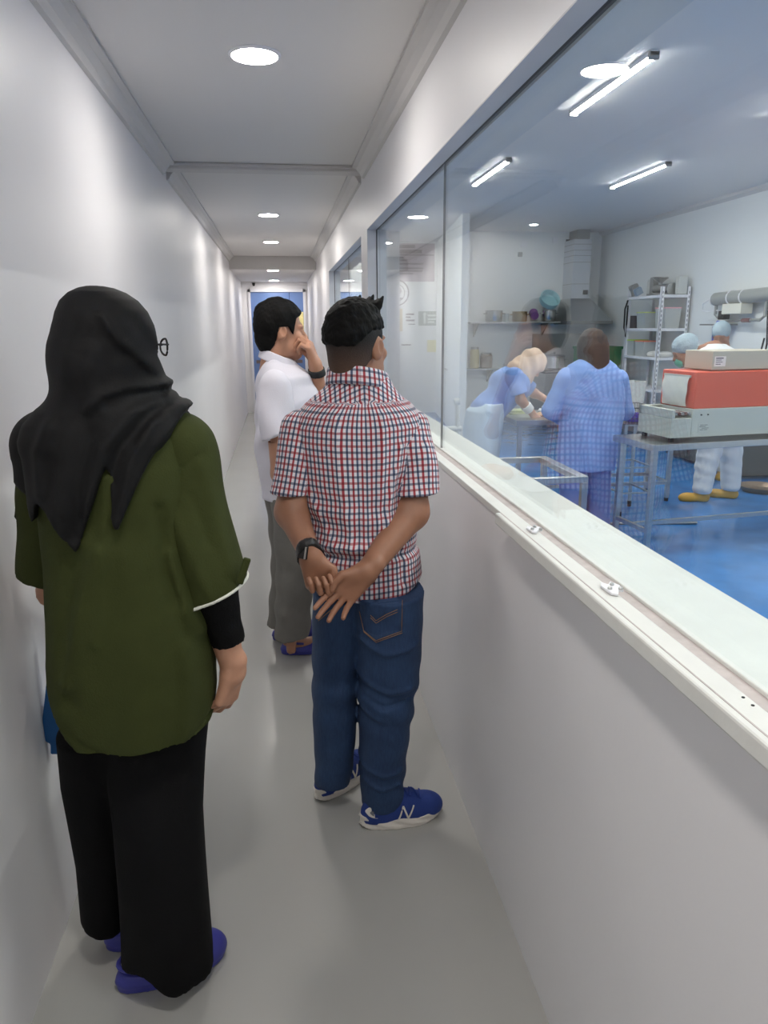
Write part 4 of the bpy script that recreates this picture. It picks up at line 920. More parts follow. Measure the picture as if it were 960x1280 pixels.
# bins on the table behind the machine
CLEARB = mat('frosted_plastic', (.82, .84, .84), .35, alpha=.62); 
def bin_(name, label, loc, w, d, h, lid, m=CLEARB, group=None, taper=.9, fill=None):
    t = thing(name, label, 'container', loc, 0, group); b = MB(); th = .006
    for s_, z0 in ((1, 0),):
        b.prism([(-w/2*taper, -d/2*taper, 0), (w/2*taper, -d/2*taper, 0), (w/2*taper, d/2*taper, 0), (-w/2*taper, d/2*taper, 0)], (0, 0, .004))
        for (ax, ay), (bx_, by) in (((-1, -1), (1, -1)), ((1, -1), (1, 1)), ((1, 1), (-1, 1)), ((-1, 1), (-1, -1))):
            q0 = [Vector((ax*w/2*taper, ay*d/2*taper, 0)), Vector((bx_*w/2*taper, by*d/2*taper, 0)), Vector((bx_*w/2, by*d/2, h)), Vector((ax*w/2, ay*d/2, h))]
            nn = (q0[1]-q0[0]).cross(q0[3]-q0[0]).normalized(); b.prism(q0, -nn*th)
    b.build('tub', m, t)
    if lid is not None: MB().box((-w/2-.006, -d/2-.006, h), (w/2+.006, d/2+.006, h+.016)).build('lid', mat('lid_%d' % int(lid[0]*99+lid[1]*999), lid, .4), t, bevel=.004)
    if fill is not None: MB().box((-w/2*taper*.93, -d/2*taper*.93, .006), (w/2*taper*.95, d/2*taper*.95, h*fill)).build('contents', mat('cream_contents', (.88, .85, .76), .8, bump=.4, bscale=30), t, bevel=.01)
    return t
bin_('plastic_bin', 'tall frosted plastic bin left of the shrink machine', (3.12, 6.25, .84), .22, .22, .26, None, fill=.4)
bin_('plastic_bin', 'small frosted bin beside the dark-scarfed worker, without a lid', (2.885, 6.38, .84), .15, .18, .22, None, fill=.7)
bo = MB().lathe([(.03, 0), (.032, .10), (.03, .13), (.012, .155), (.010, .18), (.003, .215)], (0, 0, 0), 16).build('squeeze_bottle', mat('white_plastic', (.9, .9, .9), .4), smooth=True); bo.location = (2.965, 6.17, .84); tag(bo, 'white pointed squeeze bottle between the frosted bins', 'bottle')

_n0 = set(bpy.data.objects)
# ------------------------------------------------------------------ white rack by the far right wall
rk = thing('storage_rack', 'white slotted-angle rack of shelves by the right wall of the room', 'rack', (4.78, 9.05, 0)); L, D, H = .40, .95, 2.06
SLOT = mat('rack_slot', (.45, .47, .52), .6)
for x in (0, L-.04):
    for y in (0, D-.04):
        po = MB().box((x, y, 0), (x+.04, y+.005, H)).box((x if x == 0 else x+.035, y, 0), (x+.005 if x == 0 else x+.04, y+.04, H)).build('post', WHITEP, rk)
        if y == 0:
            sl_ = MB()
            for k in range(34): sl_.box((x+.014, y-.0008, .06+.058*k), (x+.026, y+.0005, .09+.058*k))
            sl_.build('slots', SLOT, po)
for z in (1.96, 1.54, 1.17, .75, .30):
    MB().box((.004, .004, z-.035), (L-.004, D-.004, z)).build('shelf', WHITEP, rk, bevel=.003)
MB().tube([(-.01, D-.05, 1.92), (-.03, D-.02, 1.8), (-.03, D-.03, 1.55), (-.012, D-.06, 1.42), (.0, D-.04, 1.6), (-.01, D-.06, 1.85)], .011, 6).build('hanging_strap', BLACKP, rk, smooth=True)
bin_('food_box', 'clear food box with a pink lid on the rack, upper shelf', (5.0, 9.25, 1.54), .22, .26, .25, (.92, .68, .72), fill=.2)
bin_('food_box', 'clear food box with a pale green lid on the rack, upper shelf', (4.93, 9.62, 1.54), .24, .24, .20, (.82, .86, .55))
bin_('food_box', 'clear food box with a salmon lid on the rack, lower shelf', (4.93, 9.62, 1.17), .22, .26, .19, (.93, .55, .45), fill=.6)
bin_('food_box', 'clear food box with a lime lid at the back of the lower rack shelf', (4.92, 9.88, 1.17), .22, .2, .20, (.72, .86, .35))
bagm = mat('flour_bag', (.88, .88, .87), .7, bump=.3, bscale=18)
for k, (x, y) in enumerate(((4.98, 9.20), (4.92, 9.38))):
    o = MB().lathe([(.02, 0), (.085, .008), (.10, .035), (.08, .062), (.03, .074), (.0, .075)], (0, 0, 0), 20).build('paper_sack', bagm, smooth=True); o.location = (x, y, 1.17); o.scale = (1.0, .8, 1.0)
    tag(o, ['small white sack on the lower rack shelf, next to the front post', 'small white sack on the lower rack shelf, next to the salmon-lidded box'][k], 'sack', 'white sacks on the rack')
cs = MB().box((-.04, -.06, 0), (.04, .06, .17)).build('dark_carton', mat('dark_carton', (.35, .32, .33), .6), bevel=.003); cs.location = (4.85, 9.86, 1.54); tag(cs, 'dark narrow carton at the back of the upper rack shelf', 'carton')
mod = MB().box((-.07, -.10, 0), (.07, .10, .03)).box((-.065, -.095, .06), (.065, .095, .09)).box((-.05, -.08, .03), (.05, .08, .06)).build('metal_moulds', STEELD, bevel=.003); mod.location = (5.05, 9.5, 1.54); tag(mod, 'stack of two dark metal moulds on the upper rack shelf', 'moulds')
# metal kitchen machine parts on top of the rack
def tin(label, loc, w, d, h, rx, ry, m, rz=0):
    o = MB().box((-w/2, -d/2, 0), (w/2, d/2, h)).box((-w/2*.9, -d/2*.9, h), (w/2*.9, d/2*.9, h+.008)).build('metal_tin', m, bevel=.004); o.location = loc; o.rotation_euler = (rx, ry, rz); tag(o, label, 'tin', 'metal tins on top of the rack')
GT = mat('grey_tin', (.60, .60, .59), .35, .6); BT = mat('blue_tin', (.52, .60, .68), .45); WT = mat('white_tin', (.80, .81, .80), .4)
gd = thing('grinder', 'grey metal grinder lying across the top of the rack', 'kitchen machine', (4.98, 9.42, 1.96))
MB().box((-.12, -.19, 0), (.12, .19, .03)).build('base', STEELD, gd, bevel=.004)
MB().cyl((0, -.14, .09), (0, .18, .09), .055, 20).build('barrel', STEELD, gd, smooth=True); MB().cyl((.02, -.22, .08), (.02, -.13, .09), .075, 20, .055).build('bell', STEEL, gd, smooth=True)
MB().lathe([(.02, 0), (.03, .05), (.10, .10), (.105, .10), (.03, .04)], (0, .06, .13), 20).build('hopper', STEEL, gd, smooth=True)
tin('grey square tin tilted left on top of the rack', (4.88, 9.93, 1.99), .11, .09, .14, .0, -.45, GT); tin('blue tin leaning out at the left end of the rack top', (4.83, 9.74, 1.985), .10, .06, .09, 0, -.5, BT)
tin('upright white tin behind the grinder on the rack', (5.07, 9.88, 1.965), .10, .08, .22, 0, .0, WT); tin('grey tin standing in the middle of the rack top', (5.04, 9.72, 1.965), .12, .10, .24, 0, .0, GT); tin('pale tin at the right end of the rack top', (5.08, 9.12, 1.965), .12, .08, .22, 0, .0, WT)

for o in bpy.data.objects:
    if o not in _n0 and o.parent is None: o.location.x += .085
# ------------------------------------------------------------------ far wall: shelves, pots, hood
def wall_shelf(label, x0, x1, z):
    t = thing('wall_shelf', label, 'shelf', (x0, YF, z)); L = x1-x0
    MB().box((0, -.36, -.022), (L, 0, 0)).build('shelf_board', STEEL, t, bevel=.002)
    for x in (.15, L-.2): MB().prism([(x, 0, -.022), (x, -.30, -.022), (x, 0, -.24)], (.02, 0, 0)).build('bracket', STEELD, t)
wall_shelf('long steel wall shelf of pots beside the cooker hood', 3.02, 4.53, 1.645); wall_shelf('short lower steel wall shelf holding jars', 2.66, 3.62, .915)
BRASS = mat('brass_pot', (.62, .52, .33), .3, .9); ALU = mat('aluminium_pot', (.78, .78, .77), .25, 1.0)
def pot(name, label, x, z, r, h, m, y=YF-.19, rx=0, ry=0, handle=True, lidk=None):
    t = thing(name, label, name.split('_')[-1], (x, y, z)); t.rotation_euler = (rx, ry, 0)
    MB().lathe([(r*.9, 0), (r, .02), (r, h), (r*1.05, h+.006), (r*1.05, h+.012), (r*.96, h+.012), (r*.94, .02), (.0, .015)], n=24).build('body', m, t, smooth=True)
    if handle:
        for s_ in (-1, 1): MB().tube([(s_*r, -.04, h*.75), (s_*(r+.035), -.03, h*.78), (s_*(r+.035), .03, h*.78), (s_*r, .04, h*.75)], .007, 6).build('handle', m, t, smooth=True)
    if lidk: MB().lathe([(r*1.04, h+.012), (r*.9, h+.03), (r*.3, h+.045), (.012, h+.047), (.02, h+.07), (.0, h+.075)], n=24).build('lid', m, t, smooth=True)
pot('cooking_pot', 'shiny aluminium pot at the left end of the long wall shelf', 3.46, 1.645, .14, .17, ALU)
pot('small_pot', 'small pale enamel pot beside the shiny aluminium pot on the wall shelf', 3.69, 1.645, .04, .12, mat('enamel_pale', (.78, .82, .84), .3), y=YF-.12)
pot('brass_pot', 'brass-coloured pot on the long wall shelf', 3.90, 1.645, .12, .15, BRASS, y=YF-.17)
pot('plastic_bucket', 'small purple bucket lying on the long wall shelf', 4.145, 1.735, .07, .15, mat('purple_plastic', (.50, .32, .58), .4), y=YF-.2, rx=-1.2, ry=.5, handle=False)
pot('cooking_pot', 'aluminium pot under the blue basin at the right end of the wall shelf', 4.39, 1.645, .11, .17, ALU, y=YF-.19)
pot('washing_basin', 'clear blue plastic basin tilted on top of the aluminium pot on the wall shelf', 4.36, 1.95, .16, .10, mat('blue_clear_plastic', (.66, .83, .86), .3), y=YF-.19, rx=.9, ry=.15, handle=False)
JAR = mat('jar_glass', (.82, .84, .80), .2, alpha=.55); YEL = mat('yellow_jar', (.76, .70, .48), .4)
for k, (x, r, h, m, lab) in enumerate(((2.78, .07, .30, JAR, 'clear glass jar at the wall end of the lower shelf'), (2.97, .06, .22, JAR, 'shorter glass jar on the lower wall shelf'), (3.16, .075, .33, YEL, 'tall yellowish jar on the lower wall shelf'), (3.36, .10, .24, mat('brown_jar', (.55, .48, .42), .4), 'brownish container on the lower wall shelf'))):
    t = thing('storage_jar', lab, 'jar', (x, YF-.17, .915)); MB().lathe([(r*.9, 0), (r, .02), (r, h*.8), (r*.8, h*.9), (r*.8, h*.92)], n=20).build('body', m, t, smooth=True); MB().lathe([(r*.85, h*.92), (r*.85, h), (r*.8, h+.004)], n=20).build('lid', STEELD, t, smooth=True)
hd = thing('cooker_hood', 'stainless steel cooker hood with a tall square duct on the far wall', 'hood', (4.74, YF, 1.60))
hb_ = MB(); A_ = [(-.19, -.75, .05), (.50, -.75, .05), (.50, 0, .05), (-.19, 0, .05)]; T_ = [(-.09, -.42, .40), (.24, -.42, .40), (.24, 0, .40), (-.09, 0, .40)]
va = [hb_.bm.verts.new(p) for p in A_]; vt = [hb_.bm.verts.new(p) for p in T_]; hb_.bridge(va, vt); hb_.bm.faces.new(va[::-1]); hb_.bm.faces.new(vt); hb_.build('canopy', STEEL, hd)
MB().box((-.19, -.75, 0), (.50, -.73, .05)).box((-.19, -.02, 0), (.50, 0, .05)).box((-.19, -.73, 0), (-.17, -.02, .05)).box((.48, -.73, 0), (.50, -.02, .05)).build('rim', STEELD, hd)
dk = mat('duct_steel', (.80, .81, .83), .4, .5); MB().box((-.07, -.40, .40), (.22, 0, 1.30)).build('duct', dk, hd, bevel=.003)
for z in (.62, .95, 1.05, 1.13, 1.22): MB().box((-.073, -.403, z), (.223, 0, z+.008)).build('duct_seam', STEELD, hd)
MB().box((.0, -.36, 1.30), (.20, 0, 1.448)).build('duct_outlet', STEELD, hd); MB().box((.12, -.405, .46), (.20, -.400, .53)).build('hood_switch', BLACKP, hd)
rg = thing('gas_range', 'steel gas range with dark burners below the cooker hood', 'range', (4.18, YF-.72, 0))
MB().box((0, .02, .08), (1.08, .70, .84)).build('body', STEELD, rg, bevel=.005); MB().box((-.01, 0, .84), (1.09, .71, .87)).build('hob', BLACKP, rg, bevel=.004)
MB().box((0, .69, .87), (1.08, .70, 1.45)).build('splashback', STEEL, rg)
for k in range(3): MB().cyl((.2+.34*k, .02, .74), (.2+.34*k, -.01, .74), .02, 12).build('knob', BLACKP, rg)
for x in (.03, 1.0):
    for y in (.05, .63): MB().box((x, y, 0), (x+.05, y+.05, .08)).build('foot', BLACKP, rg)
for k in range(3): MB().tube([(.2+.34*k+.11*math.cos(t), .33+.11*math.sin(t), .882) for t in np.linspace(0, 6.28, 17)[:-1]], .009, 6, closed=True).build('burner_ring', STEELD, rg)
pot('cooking_pot', 'round lidded pot on the gas range left of the dark headscarf', 4.44, .891, .17, .20, ALU, y=YF-.39, lidk=1)
for k in range(3):
    GR = mat('green_crate', (.09, .43, .28), .5); t = thing('plastic_crate', ['lowest green plastic crate of the stack by the rack', 'middle green plastic crate of the stack by the rack', 'top green plastic crate of the stack by the rack'][k], 'crate', (4.72, 10.55, .43*k), 0, 'green crates')
    MB().box((-.27, -.24, 0), (.27, .24, .02)).box((-.27, -.24, .02), (.27, -.225, .41)).box((-.27, .225, .02), (.27, .24, .41)).box((-.27, -.225, .02), (-.255, .225, .41)).box((.255, -.225, .02), (.27, .225, .41)).build('tub', GR, t)
    MB().box((-.285, -.255, .38), (.285, -.24, .42)).box((-.285, .24, .38), (.285, .255, .42)).box((-.285, -.24, .38), (-.27, .24, .42)).box((.27, -.24, .38), (.285, .24, .42)).build('rim', GR, t)
    for x in (-.16, 0, .16): MB().box((x-.008, -.252, .03), (x+.008, -.24, .38)).build('rib', GR, t)
for lab, x, z, s_, m in (('small black wall box near the duct', 4.72, 2.90, .035, BLACKP), ('small white socket high on the far wall', 3.98, 2.86, .05, WHITEP), ('tiny white bracket below the high socket', 3.92, 2.70, .035, STEELD), ('flat white junction plate near the duct', 4.5, 2.92, .045, WHITEP)):
    o = MB().box((-s_, -.03, -s_), (s_, 0, s_)).build('wall_box', m, bevel=.004); o.location = (x, YF, z); tag(o, lab, 'wall box')

# ------------------------------------------------------------------ right wall: water filter, cabinet
wf = thing('water_filter', 'grey pipe water filter with white control box on the right wall', 'water filter', (XF, 7.42, 1.50)); PG = mat('grey_pipe', (.58, .59, .58), .35)
MB().cyl((-.12, -.25, .40), (-.12, .92, .378), .075, 20).build('main_pipe', PG, wf, smooth=True)
MB().lathe([(0, 0), (.045, .01), (.07, .04), (.075, .07)], (0, 0, 0), 20, Matrix.Translation((-.12, .99, .376))@Matrix.Rotation(math.pi/2, 4, 'X')).build('end_cap', WHITEP, wf, smooth=True)
for y in (.36, .60): MB().tube([(-.12+.080*math.cos(t), y, .385+.080*math.sin(t)) for t in np.linspace(0, 6.28, 17)[:-1]], .008, 6, closed=True).build('strap', WHITEP, wf, smooth=True)
MB().box((-.20, .30, .20), (-.05, .66, .315)).build('control_box', mat('cream_plastic', (.86, .85, .80), .4), wf, bevel=.008)
MB().tube([(-.12, .90, .33), (-.12, .90, .20), (-.12, .84, .17), (-.12, .80, .17)], .02, 8).build('elbow_pipe', PG, wf, smooth=True); MB().tube([(-.12, -.02, .33), (-.12, -.02, .17), (-.12, .06, .13), (-.12, .26, .13)], .018, 8).build('elbow_pipe', PG, wf, smooth=True)
MB().cyl((-.12, .22, .13), (-.12, .36, .13), .024, 12).build('red_valve', mat('dull_red', (.45, .30, .30), .5), wf, smooth=True); MB().cyl((-.12, .36, .13), (-.12, .78, .12), .010, 10).build('thin_pipe', STEELD, wf)
MB().box((-.15, .70, .14), (-.06, .80, .24)).build('valve_block', BLACKP, wf, bevel=.006); MB().box((-.22, .62, .075), (0, 1.05, .092)).build('bracket_shelf', STEELD, wf)
fo_ = MB().lathe([(.045, -.20), (.065, -.19), (.072, -.03), (.075, .0), (.05, .02), (.03, .07)], (-.12, .80, .06), 20).build('filter_housing', mat('blue_filter', (.20, .27, .68), .3), wf, smooth=True)
MB().tube([(-.12, 1.05, .38), (-.13, 1.18, .33), (-.13, 1.17, .25), (-.12, 1.02, .23), (-.12, .85, .25)], .008, 6).build('hose', WHITEP, wf, smooth=True)
MB().tube([(-.10, -.02, .36), (-.10, -.05, .1), (-.09, -.07, -.12), (-.08, -.04, -.22), (-.08, .03, -.2), (-.08, .0, -.06)], .009, 6).build('cable', BLACKP, wf, smooth=True)
wt_ = MB().cyl((0, 0, 0), (-.10, 0, 0), .014, 10).cyl((-.08, 0, 0), (-.08, 0, -.07), .011, 10).box((-.10, -.03, .012), (-.06, .03, .03)).build('wall_tap', STEEL, smooth=True); wt_.location = (XF, 7.42, 1.22); tag(wt_, 'small steel tap on the right wall below the grey pipe', 'tap')
CAB = mat('dark_cabinet', (.30, .31, .31), .5); cb = thing('low_cabinet', 'dark grey low cabinet against the right wall behind the white worker', 'cabinet', (XF-.55, 6.9, 0))
MB().box((0, 0, .03), (.54, 1.5, .72)).build('body', CAB, cb, bevel=.005)
for k in range(3): d_ = MB().box((-.012, .02+.49*k, .06), (0, .49+.49*k, .69)).build('door', CAB, cb, bevel=.003); MB().box((-.025, .42+.49*k, .45), (-.012, .44+.49*k, .58)).build('handle', STEELD, d_)
pn = thing('dust_pan', 'battered metal pan lying on the blue floor at the right edge', 'pan', (4.62, 6.35, 0), .5)
MB().lathe([(.0, .004), (.16, .0), (.20, .05), (.21, .055), (.17, .012), (.0, .012)], n=20).build('bowl', mat('tarnished_metal', (.55, .48, .42), .4, .7), pn, smooth=True); MB().tube([(.2, 0, .045), (.3, .02, .06), (.38, .02, .05)], .01, 6).build('handle', STEELD, pn, smooth=True)
rd = MB().cyl((0, 0, .012), (.72, -.10, .012), .011, 10).build('steel_rod', STEELD, smooth=True); rd.location = (2.62, 5.42, 0); tag(rd, 'thin steel rod lying on the blue floor under the machine table', 'rod')

# ------------------------------------------------------------------ recess at the far left of the room
def paper(name, label, px0, py0, px1, py1, m, cat='poster', lines=(), ink=None):
    a = at(px0, py0, YA-.01); b = at(px1, py1, YA-.01); t = thing(name, label, cat, (float(a[0]), YA, float(b[2])))
    W_, H_ = float(b[0]-a[0]), float(a[2]-b[2]); MB().box((0, -.008, 0), (W_, 0, H_)).build('sheet', m, t)
    for (u0, u1, v, th) in lines: MB().box((W_*u0, -.0095, H_*v-th/2), (W_*u1, -.008, H_*v+th/2)).build('print_line', ink or INK, t)
    return t, W_, H_
INK = mat('faded_ink', (.42, .38, .40), .7); PAPER = mat('lilac_paper', (.70, .66, .69), .7, var=.05, vscale=4)
paper('wall_poster', 'large lilac poster with lines of print on the recess wall', 484, 304, 543, 352, PAPER, lines=[(.06, .58, .92, .055), (.06, .73, .79, .065), (.06, .98, .70, .02), (.06, .34, .63, .03), (.06, .42, .56, .03), (.06, .76, .47, .03), (.06, .76, .35, .03), (.06, .74, .28, .025), (.06, .55, .21, .025)])
ce = at(497, 366, YA-.01); em_ = thing('round_emblem', 'round grey emblem sticker below the lilac poster', 'emblem', (float(ce[0]), YA, float(ce[2])))
MB().tube([(.20*math.cos(t), -.004, .215*math.sin(t)) for t in np.linspace(0, 6.28, 33)[:-1]], .012, 6, closed=True).build('ring', INK, em_, smooth=True); MB().tube([(.13*math.cos(t), -.004, .14*math.sin(t)) for t in np.linspace(0, 6.28, 33)[:-1]], .006, 6, closed=True).build('ring', INK, em_, smooth=True)
MB().prism([(-.08, -.006, .02), (0, -.006, -.06), (.08, -.006, .02), (.05, -.006, .09), (-.05, -.006, .09)], (0, .004, 0)).build('shield', PAPER, em_)
for x in (-.06, 0, .06): MB().box((x-.018, -.006, -.11), (x+.018, -.002, -.085)).build('print_line', INK, em_)
paper('wall_notice', 'ochre notice sheet at the left of the recess wall', 487, 386, 503, 414, mat('ochre_paper', (.82, .76, .62), .7, var=.05, vscale=5), lines=[(.3, .7, .62, .06), (.25, .75, .5, .05), (.2, .8, .28, .03)])
paper('wall_notice', 'white notice with thin grey lines beside the ochre sheet', 506, 390, 520, 409, mat('white_paper', (.88, .89, .88), .7), lines=[(.1, .8, .85, .03), (.1, .5, .66, .03), (.1, .85, .45, .03), (.3, .9, .2, .015)])
t_, w_, h_ = paper('wall_sign', 'grey-green safety sign with a white figure on the recess wall', 523, 389, 546, 407, mat('grey_green', (.62, .66, .63), .6), lines=[(.5, .95, .7, .03), (.5, .95, .45, .03), (.5, .85, .25, .03)], ink=mat('pale_ink', (.82, .85, .83), .6))
MB().box((w_*.28, -.0095, h_*.15), (w_*.38, -.008, h_*.7)).cyl((w_*.33, -.0095, h_*.8), (w_*.33, -.008, h_*.8), .03, 12).build('white_figure', MATS['pale_ink'], t_)
paper('wall_notice', 'small pale yellow note low on the recess wall', 534, 425, 545, 440, mat('pale_yellow', (.88, .86, .70), .7)); paper('wall_notice', 'small faint white card on the recess wall above the extinguisher', 500, 427, 517, 437, MATS['white_paper'], lines=[(.1, .8, .6, .02)])
fx = thing('fire_extinguisher', 'red fire extinguisher standing against the recess wall, faded behind the glass', 'extinguisher', (1.98, YA-.16, .0)); REDX = mat('extinguisher_red', (.62, .20, .24), .35)
MB().box((-.14, -.14, 0), (.14, .14, .38)).build('stand', WHITEP, fx, bevel=.01)
MB().lathe([(.10, .38), (.13, .39), (.13, .86), (.11, .92), (.04, .96), (.035, 1.0)], n=24).build('cylinder', REDX, fx, smooth=True)
MB().box((-.03, -.03, 1.0), (.03, .03, 1.05)).box((-.02, -.12, 1.03), (.02, .06, 1.045)).build('valve', BLACKP, fx, bevel=.004); MB().tube([(.03, 0, 1.02), (.13, -.02, 1.0), (.155, -.02, .85), (.15, -.02, .6)], .014, 8).build('hose', BLACKP, fx, smooth=True)
# bench and stand by the partition
bn = thing('white_bench', 'low white bench behind the window sill near the bending worker', 'bench', (.95, 4.75, 0)); MB().box((0, 0, .72), (.42, .5, .745)).build('seat_board', SILLM, bn, bevel=.004)
for x in (.02, .37):
    for y in (.03, .44): MB().box((x, y, 0), (x+.03, y+.03, .72)).build('leg', STEEL, bn)
sr = thing('pipe_stand', 'white pipe rail stand left of the bending worker', 'stand', (1.12, 5.9, 0)); PW = mat('white_pipe', (.80, .82, .82), .4)
for x in (0, .33): MB().cyl((x, 0, .0), (x, 0, .99 if x else .78), .02, 12).build('post', PW, sr, smooth=True)
MB().cyl((-.02, 0, .76), (.36, 0, .76), .022, 12).build('rail', PW, sr, smooth=True); MB().cyl((.30, 0, .98), (.34, 0, .99), .03, 12).build('end_knob', PW, sr, smooth=True)
MB().box((-.05, -.12, 0), (.40, .12, .02)).build('base_plate', PW, sr)
# things on the kneading table
tz = .83
dough = MB().lathe([(.0, .0), (.10, .002), (.12, .015), (.09, .035), (.0, .042)], n=20).build('dough', mat('dough', (.83, .66, .52), .7, bump=.4, bscale=25, var=.1), smooth=True); dough.location = (2.33, 6.05, tz); dough.scale = (1.4, .9, .8); tag(dough, 'flattened dough under the bending worker\'s hand', 'dough')
pt = MB().box((-.12, -.09, 0), (.12, .09, .012)).box((-.10, -.07, .012), (.10, .07, .03)).build('cutting_board', mat('lime_board', (.80, .84, .62), .5), bevel=.005); pt.location = (2.10, 6.3, tz); pt.rotation_euler = (0, 0, .3); tag(pt, 'pale lime cutting board on the kneading table', 'board')
sh_ = MB()
for i in range(1): sh_.box((-.13, -.09, 0), (.13, .09, .02)); sh_.box((-.10, -.07, .02), (.06, .07, .05))
sh_ = sh_.build('paper_stack', mat('white_wrap', (.92, .93, .94), .6), bevel=.006); sh_.location = (2.44, 6.32, tz); sh_.rotation_euler = (0, 0, -.4); tag(sh_, 'white wrapping sheets on the kneading table behind the dough', 'paper')
for k, (x, y) in enumerate(((2.60, 6.0), (2.72, 6.12))):
    o = MB().lathe([(.03, 0), (.075, .01), (.08, .04), (.07, .055), (.0, .06)], n=16).build('dough_piece', MATS['dough'], smooth=True); o.location = (x, y, tz); tag(o, ['dough piece just left of the dark-scarfed worker', 'dough piece partly hidden by the dark-scarfed worker'][k], 'dough', 'dough pieces')

# ------------------------------------------------------------------ workers in the production room
SCRUB = mat('blue_scrubs', (.47, .60, .84), .75, bump=.15, bscale=120, var=.04, vscale=12); SCRUBP = mat('blue_scrub_trousers', (.40, .50, .74), .75, bump=.15, bscale=120)
APRON = mat('pale_apron', (.76, .83, .90), .6, bump=.2, bscale=60); WHITEO = mat('white_overall', (.88, .89, .90), .7, bump=.2, bscale=60)
DBROWN = mat('dark_brown_scarf', (.17, .115, .10), .75, bump=.2, bscale=90); BEIGES = mat('beige_scarf', (.85, .75, .67), .75, bump=.2, bscale=90)
NET = mat('hair_net', (.66, .74, .79), .5, alpha=.80, bump=.8, bscale=70); MASKM = mat('green_mask', (.36, .64, .55), .6); BOOT = mat('yellow_boot', (.80, .62, .26), .45); WRAP = mat('white_clog', (.86, .86, .85), .5)
def shoe_simple(heel, yaw, base, parent, m, name='shoe', L=.26, w=.05, boot=0.0):
    H, R = shoe_frame(heel, yaw)
    def f(P):
        q = (P-H)@R; d = smin(ell(q, (L*.7, 0, .03), (L*.32, w, .048)), ell(q, (L*.25, 0, .04), (L*.27, w*.85, .06)), .04)
        if boot: d = smin(d, rc(q, (L*.25, 0, .08), (L*.25, 0, boot), .048, .062), .03); d = np.maximum(d, q[:, 2]-boot)
        return np.maximum(d, -q[:, 2]+.001)
    c = H+R@np.array([L/2, 0, 0]); return sobj(name, f, np.array([c[0]-.2, c[1]-.2, -.012]), np.array([c[0]+.2, c[1]+.2, max(.14, boot+.03)]), .011, m, base, parent)
# -- worker in blue with a dark scarf, back to the window
Yb = 5.28; base = (float(at(735, 640, Yb)[0]), Yb, 0.0)
br = pxrows([(448, 726, 758, .07), (456, 712, 770, .10), (466, 703, 778, .12), (485, 700, 780, .135), (515, 702, 778, .14), (550, 698, 773, .15), (586, 695, 766, .155)], Yb, .14)
bl1, be1, bw1 = at(708, 472, Yb), at(690, 512, Yb+.03), at(703, 528, Yb+.26); br1, bre, brw = at(773, 474, Yb), at(780, 514, Yb+.05), at(768, 522, Yb+.27)
def tunicB(P): return vloft(P, br, 2.2)+fold(P, (.9, .3, .3), 34, .007, .7, 5, 2)+fold(P, (.4, .1, -.9), 40, .004, .7, 6, 5)
bhc = at(741, 432, Yb+.02); hB = hand_sdf(bw1, (.3, .9, -.3), (.3, .1, -1), side=-1, curl=((30, 30, 20),)*4); hB2 = hand_sdf(brw, (-.3, .9, -.3), (-.3, .1, -1), side=1, curl=((30, 30, 20),)*4)
def headB(P): return head_sdf(P, bhc, math.radians(-8), .0, 0, .88)
def bodyB(P):
    d = smin(vloft(P, [(z, x, y, a-.03, b-.03) for z, x, y, a, b in br], 2.2), headB(P), .03)
    d = smin(d, chain(P, [bl1, be1, bw1], [.045, .04, .026], .02), .02); d = smin(d, chain(P, [br1, bre, brw], [.045, .04, .026], .02), .02)
    for x in (718, 749): d = smin(d, rc(P, at(x, 570, Yb), np.array([at(x, 600, Yb)[0], Yb, .06]), .07, .04), .03)
    return np.minimum(d, np.minimum(hB(P), hB2(P)))
wb_ = mesh_obj('person', [surfnet(bodyB, (base[0]-.35, Yb-.2, .04), (base[0]+.4, Yb+.5, 1.62), .013)], SKIN3, base); tag(wb_, 'person in long blue tunic and dark brown headscarf, back turned, behind the glass', 'person')
tn = sobj('tunic', tunicB, (base[0]-.36, Yb-.2, .5), (base[0]+.4, Yb+.22, 1.45), .012, SCRUB, base, wb_)
for p0, p1, p2, sd in ((bl1, be1, bw1, 3), (br1, bre, brw, 6)):
    fS = (lambda P, a=p0, b=p1, c=p2, k=sd: smin(rc(P, a, b, .075, .072), rc(P, b, b+(c-b)*.8, .07, .045), .03)+fold(P, (.5, .3, .8), 50, .006, .8, 7, k))
    sobj('sleeve', fS, np.minimum(np.minimum(p0, p1), p2)-.1, np.maximum(np.maximum(p0, p1), p2)+.1, .012, SCRUB, base, tn)
sr_ = pxrows([(410.5, 737, 747, .02), (413, 731, 752, .06), (420, 726, 757, .095), (430, 723, 760, .115), (442, 723, 760, .12), (452, 724, 760, .118), (463, 724, 760, .118)], Yb+.01, .1)
def scarfB(P): return smax(vloft(P, sr_, 2.1)+fold(P, (1, .2, .4), 60, .005, .6, 8, 3), -ell(P, bhc+V(0, .13, 0), (.07, .07, .085)), .01)
sobj('headscarf', scarfB, bhc-V(.16, .16, .2), bhc+V(.16, .18, .18), .010, DBROWN, base, wb_)
def trB(P):
    d = None
    for x0, x1 in ((699, 733), (732, 763)):
        a = vloft(P, pxrows([(560, x0, x1, .11), (610, x0+1, x1-1, .10), (690, x0+4, x1-3, .09)], Yb, .1), 2.2); d = a if d is None else smin(d, a, .02)
    return d+fold(P, (1, .3, .2), 34, .006, .6, 4, 2)
sobj('trousers', trB, (base[0]-.3, Yb-.2, .03), (base[0]+.3, Yb+.2, .8), .014, SCRUBP, base, wb_)
for x in (718, 749): shoe_simple((float(at(x, 640, Yb)[0]), Yb-.08, 0), math.radians(-5), base, wb_, WRAP)
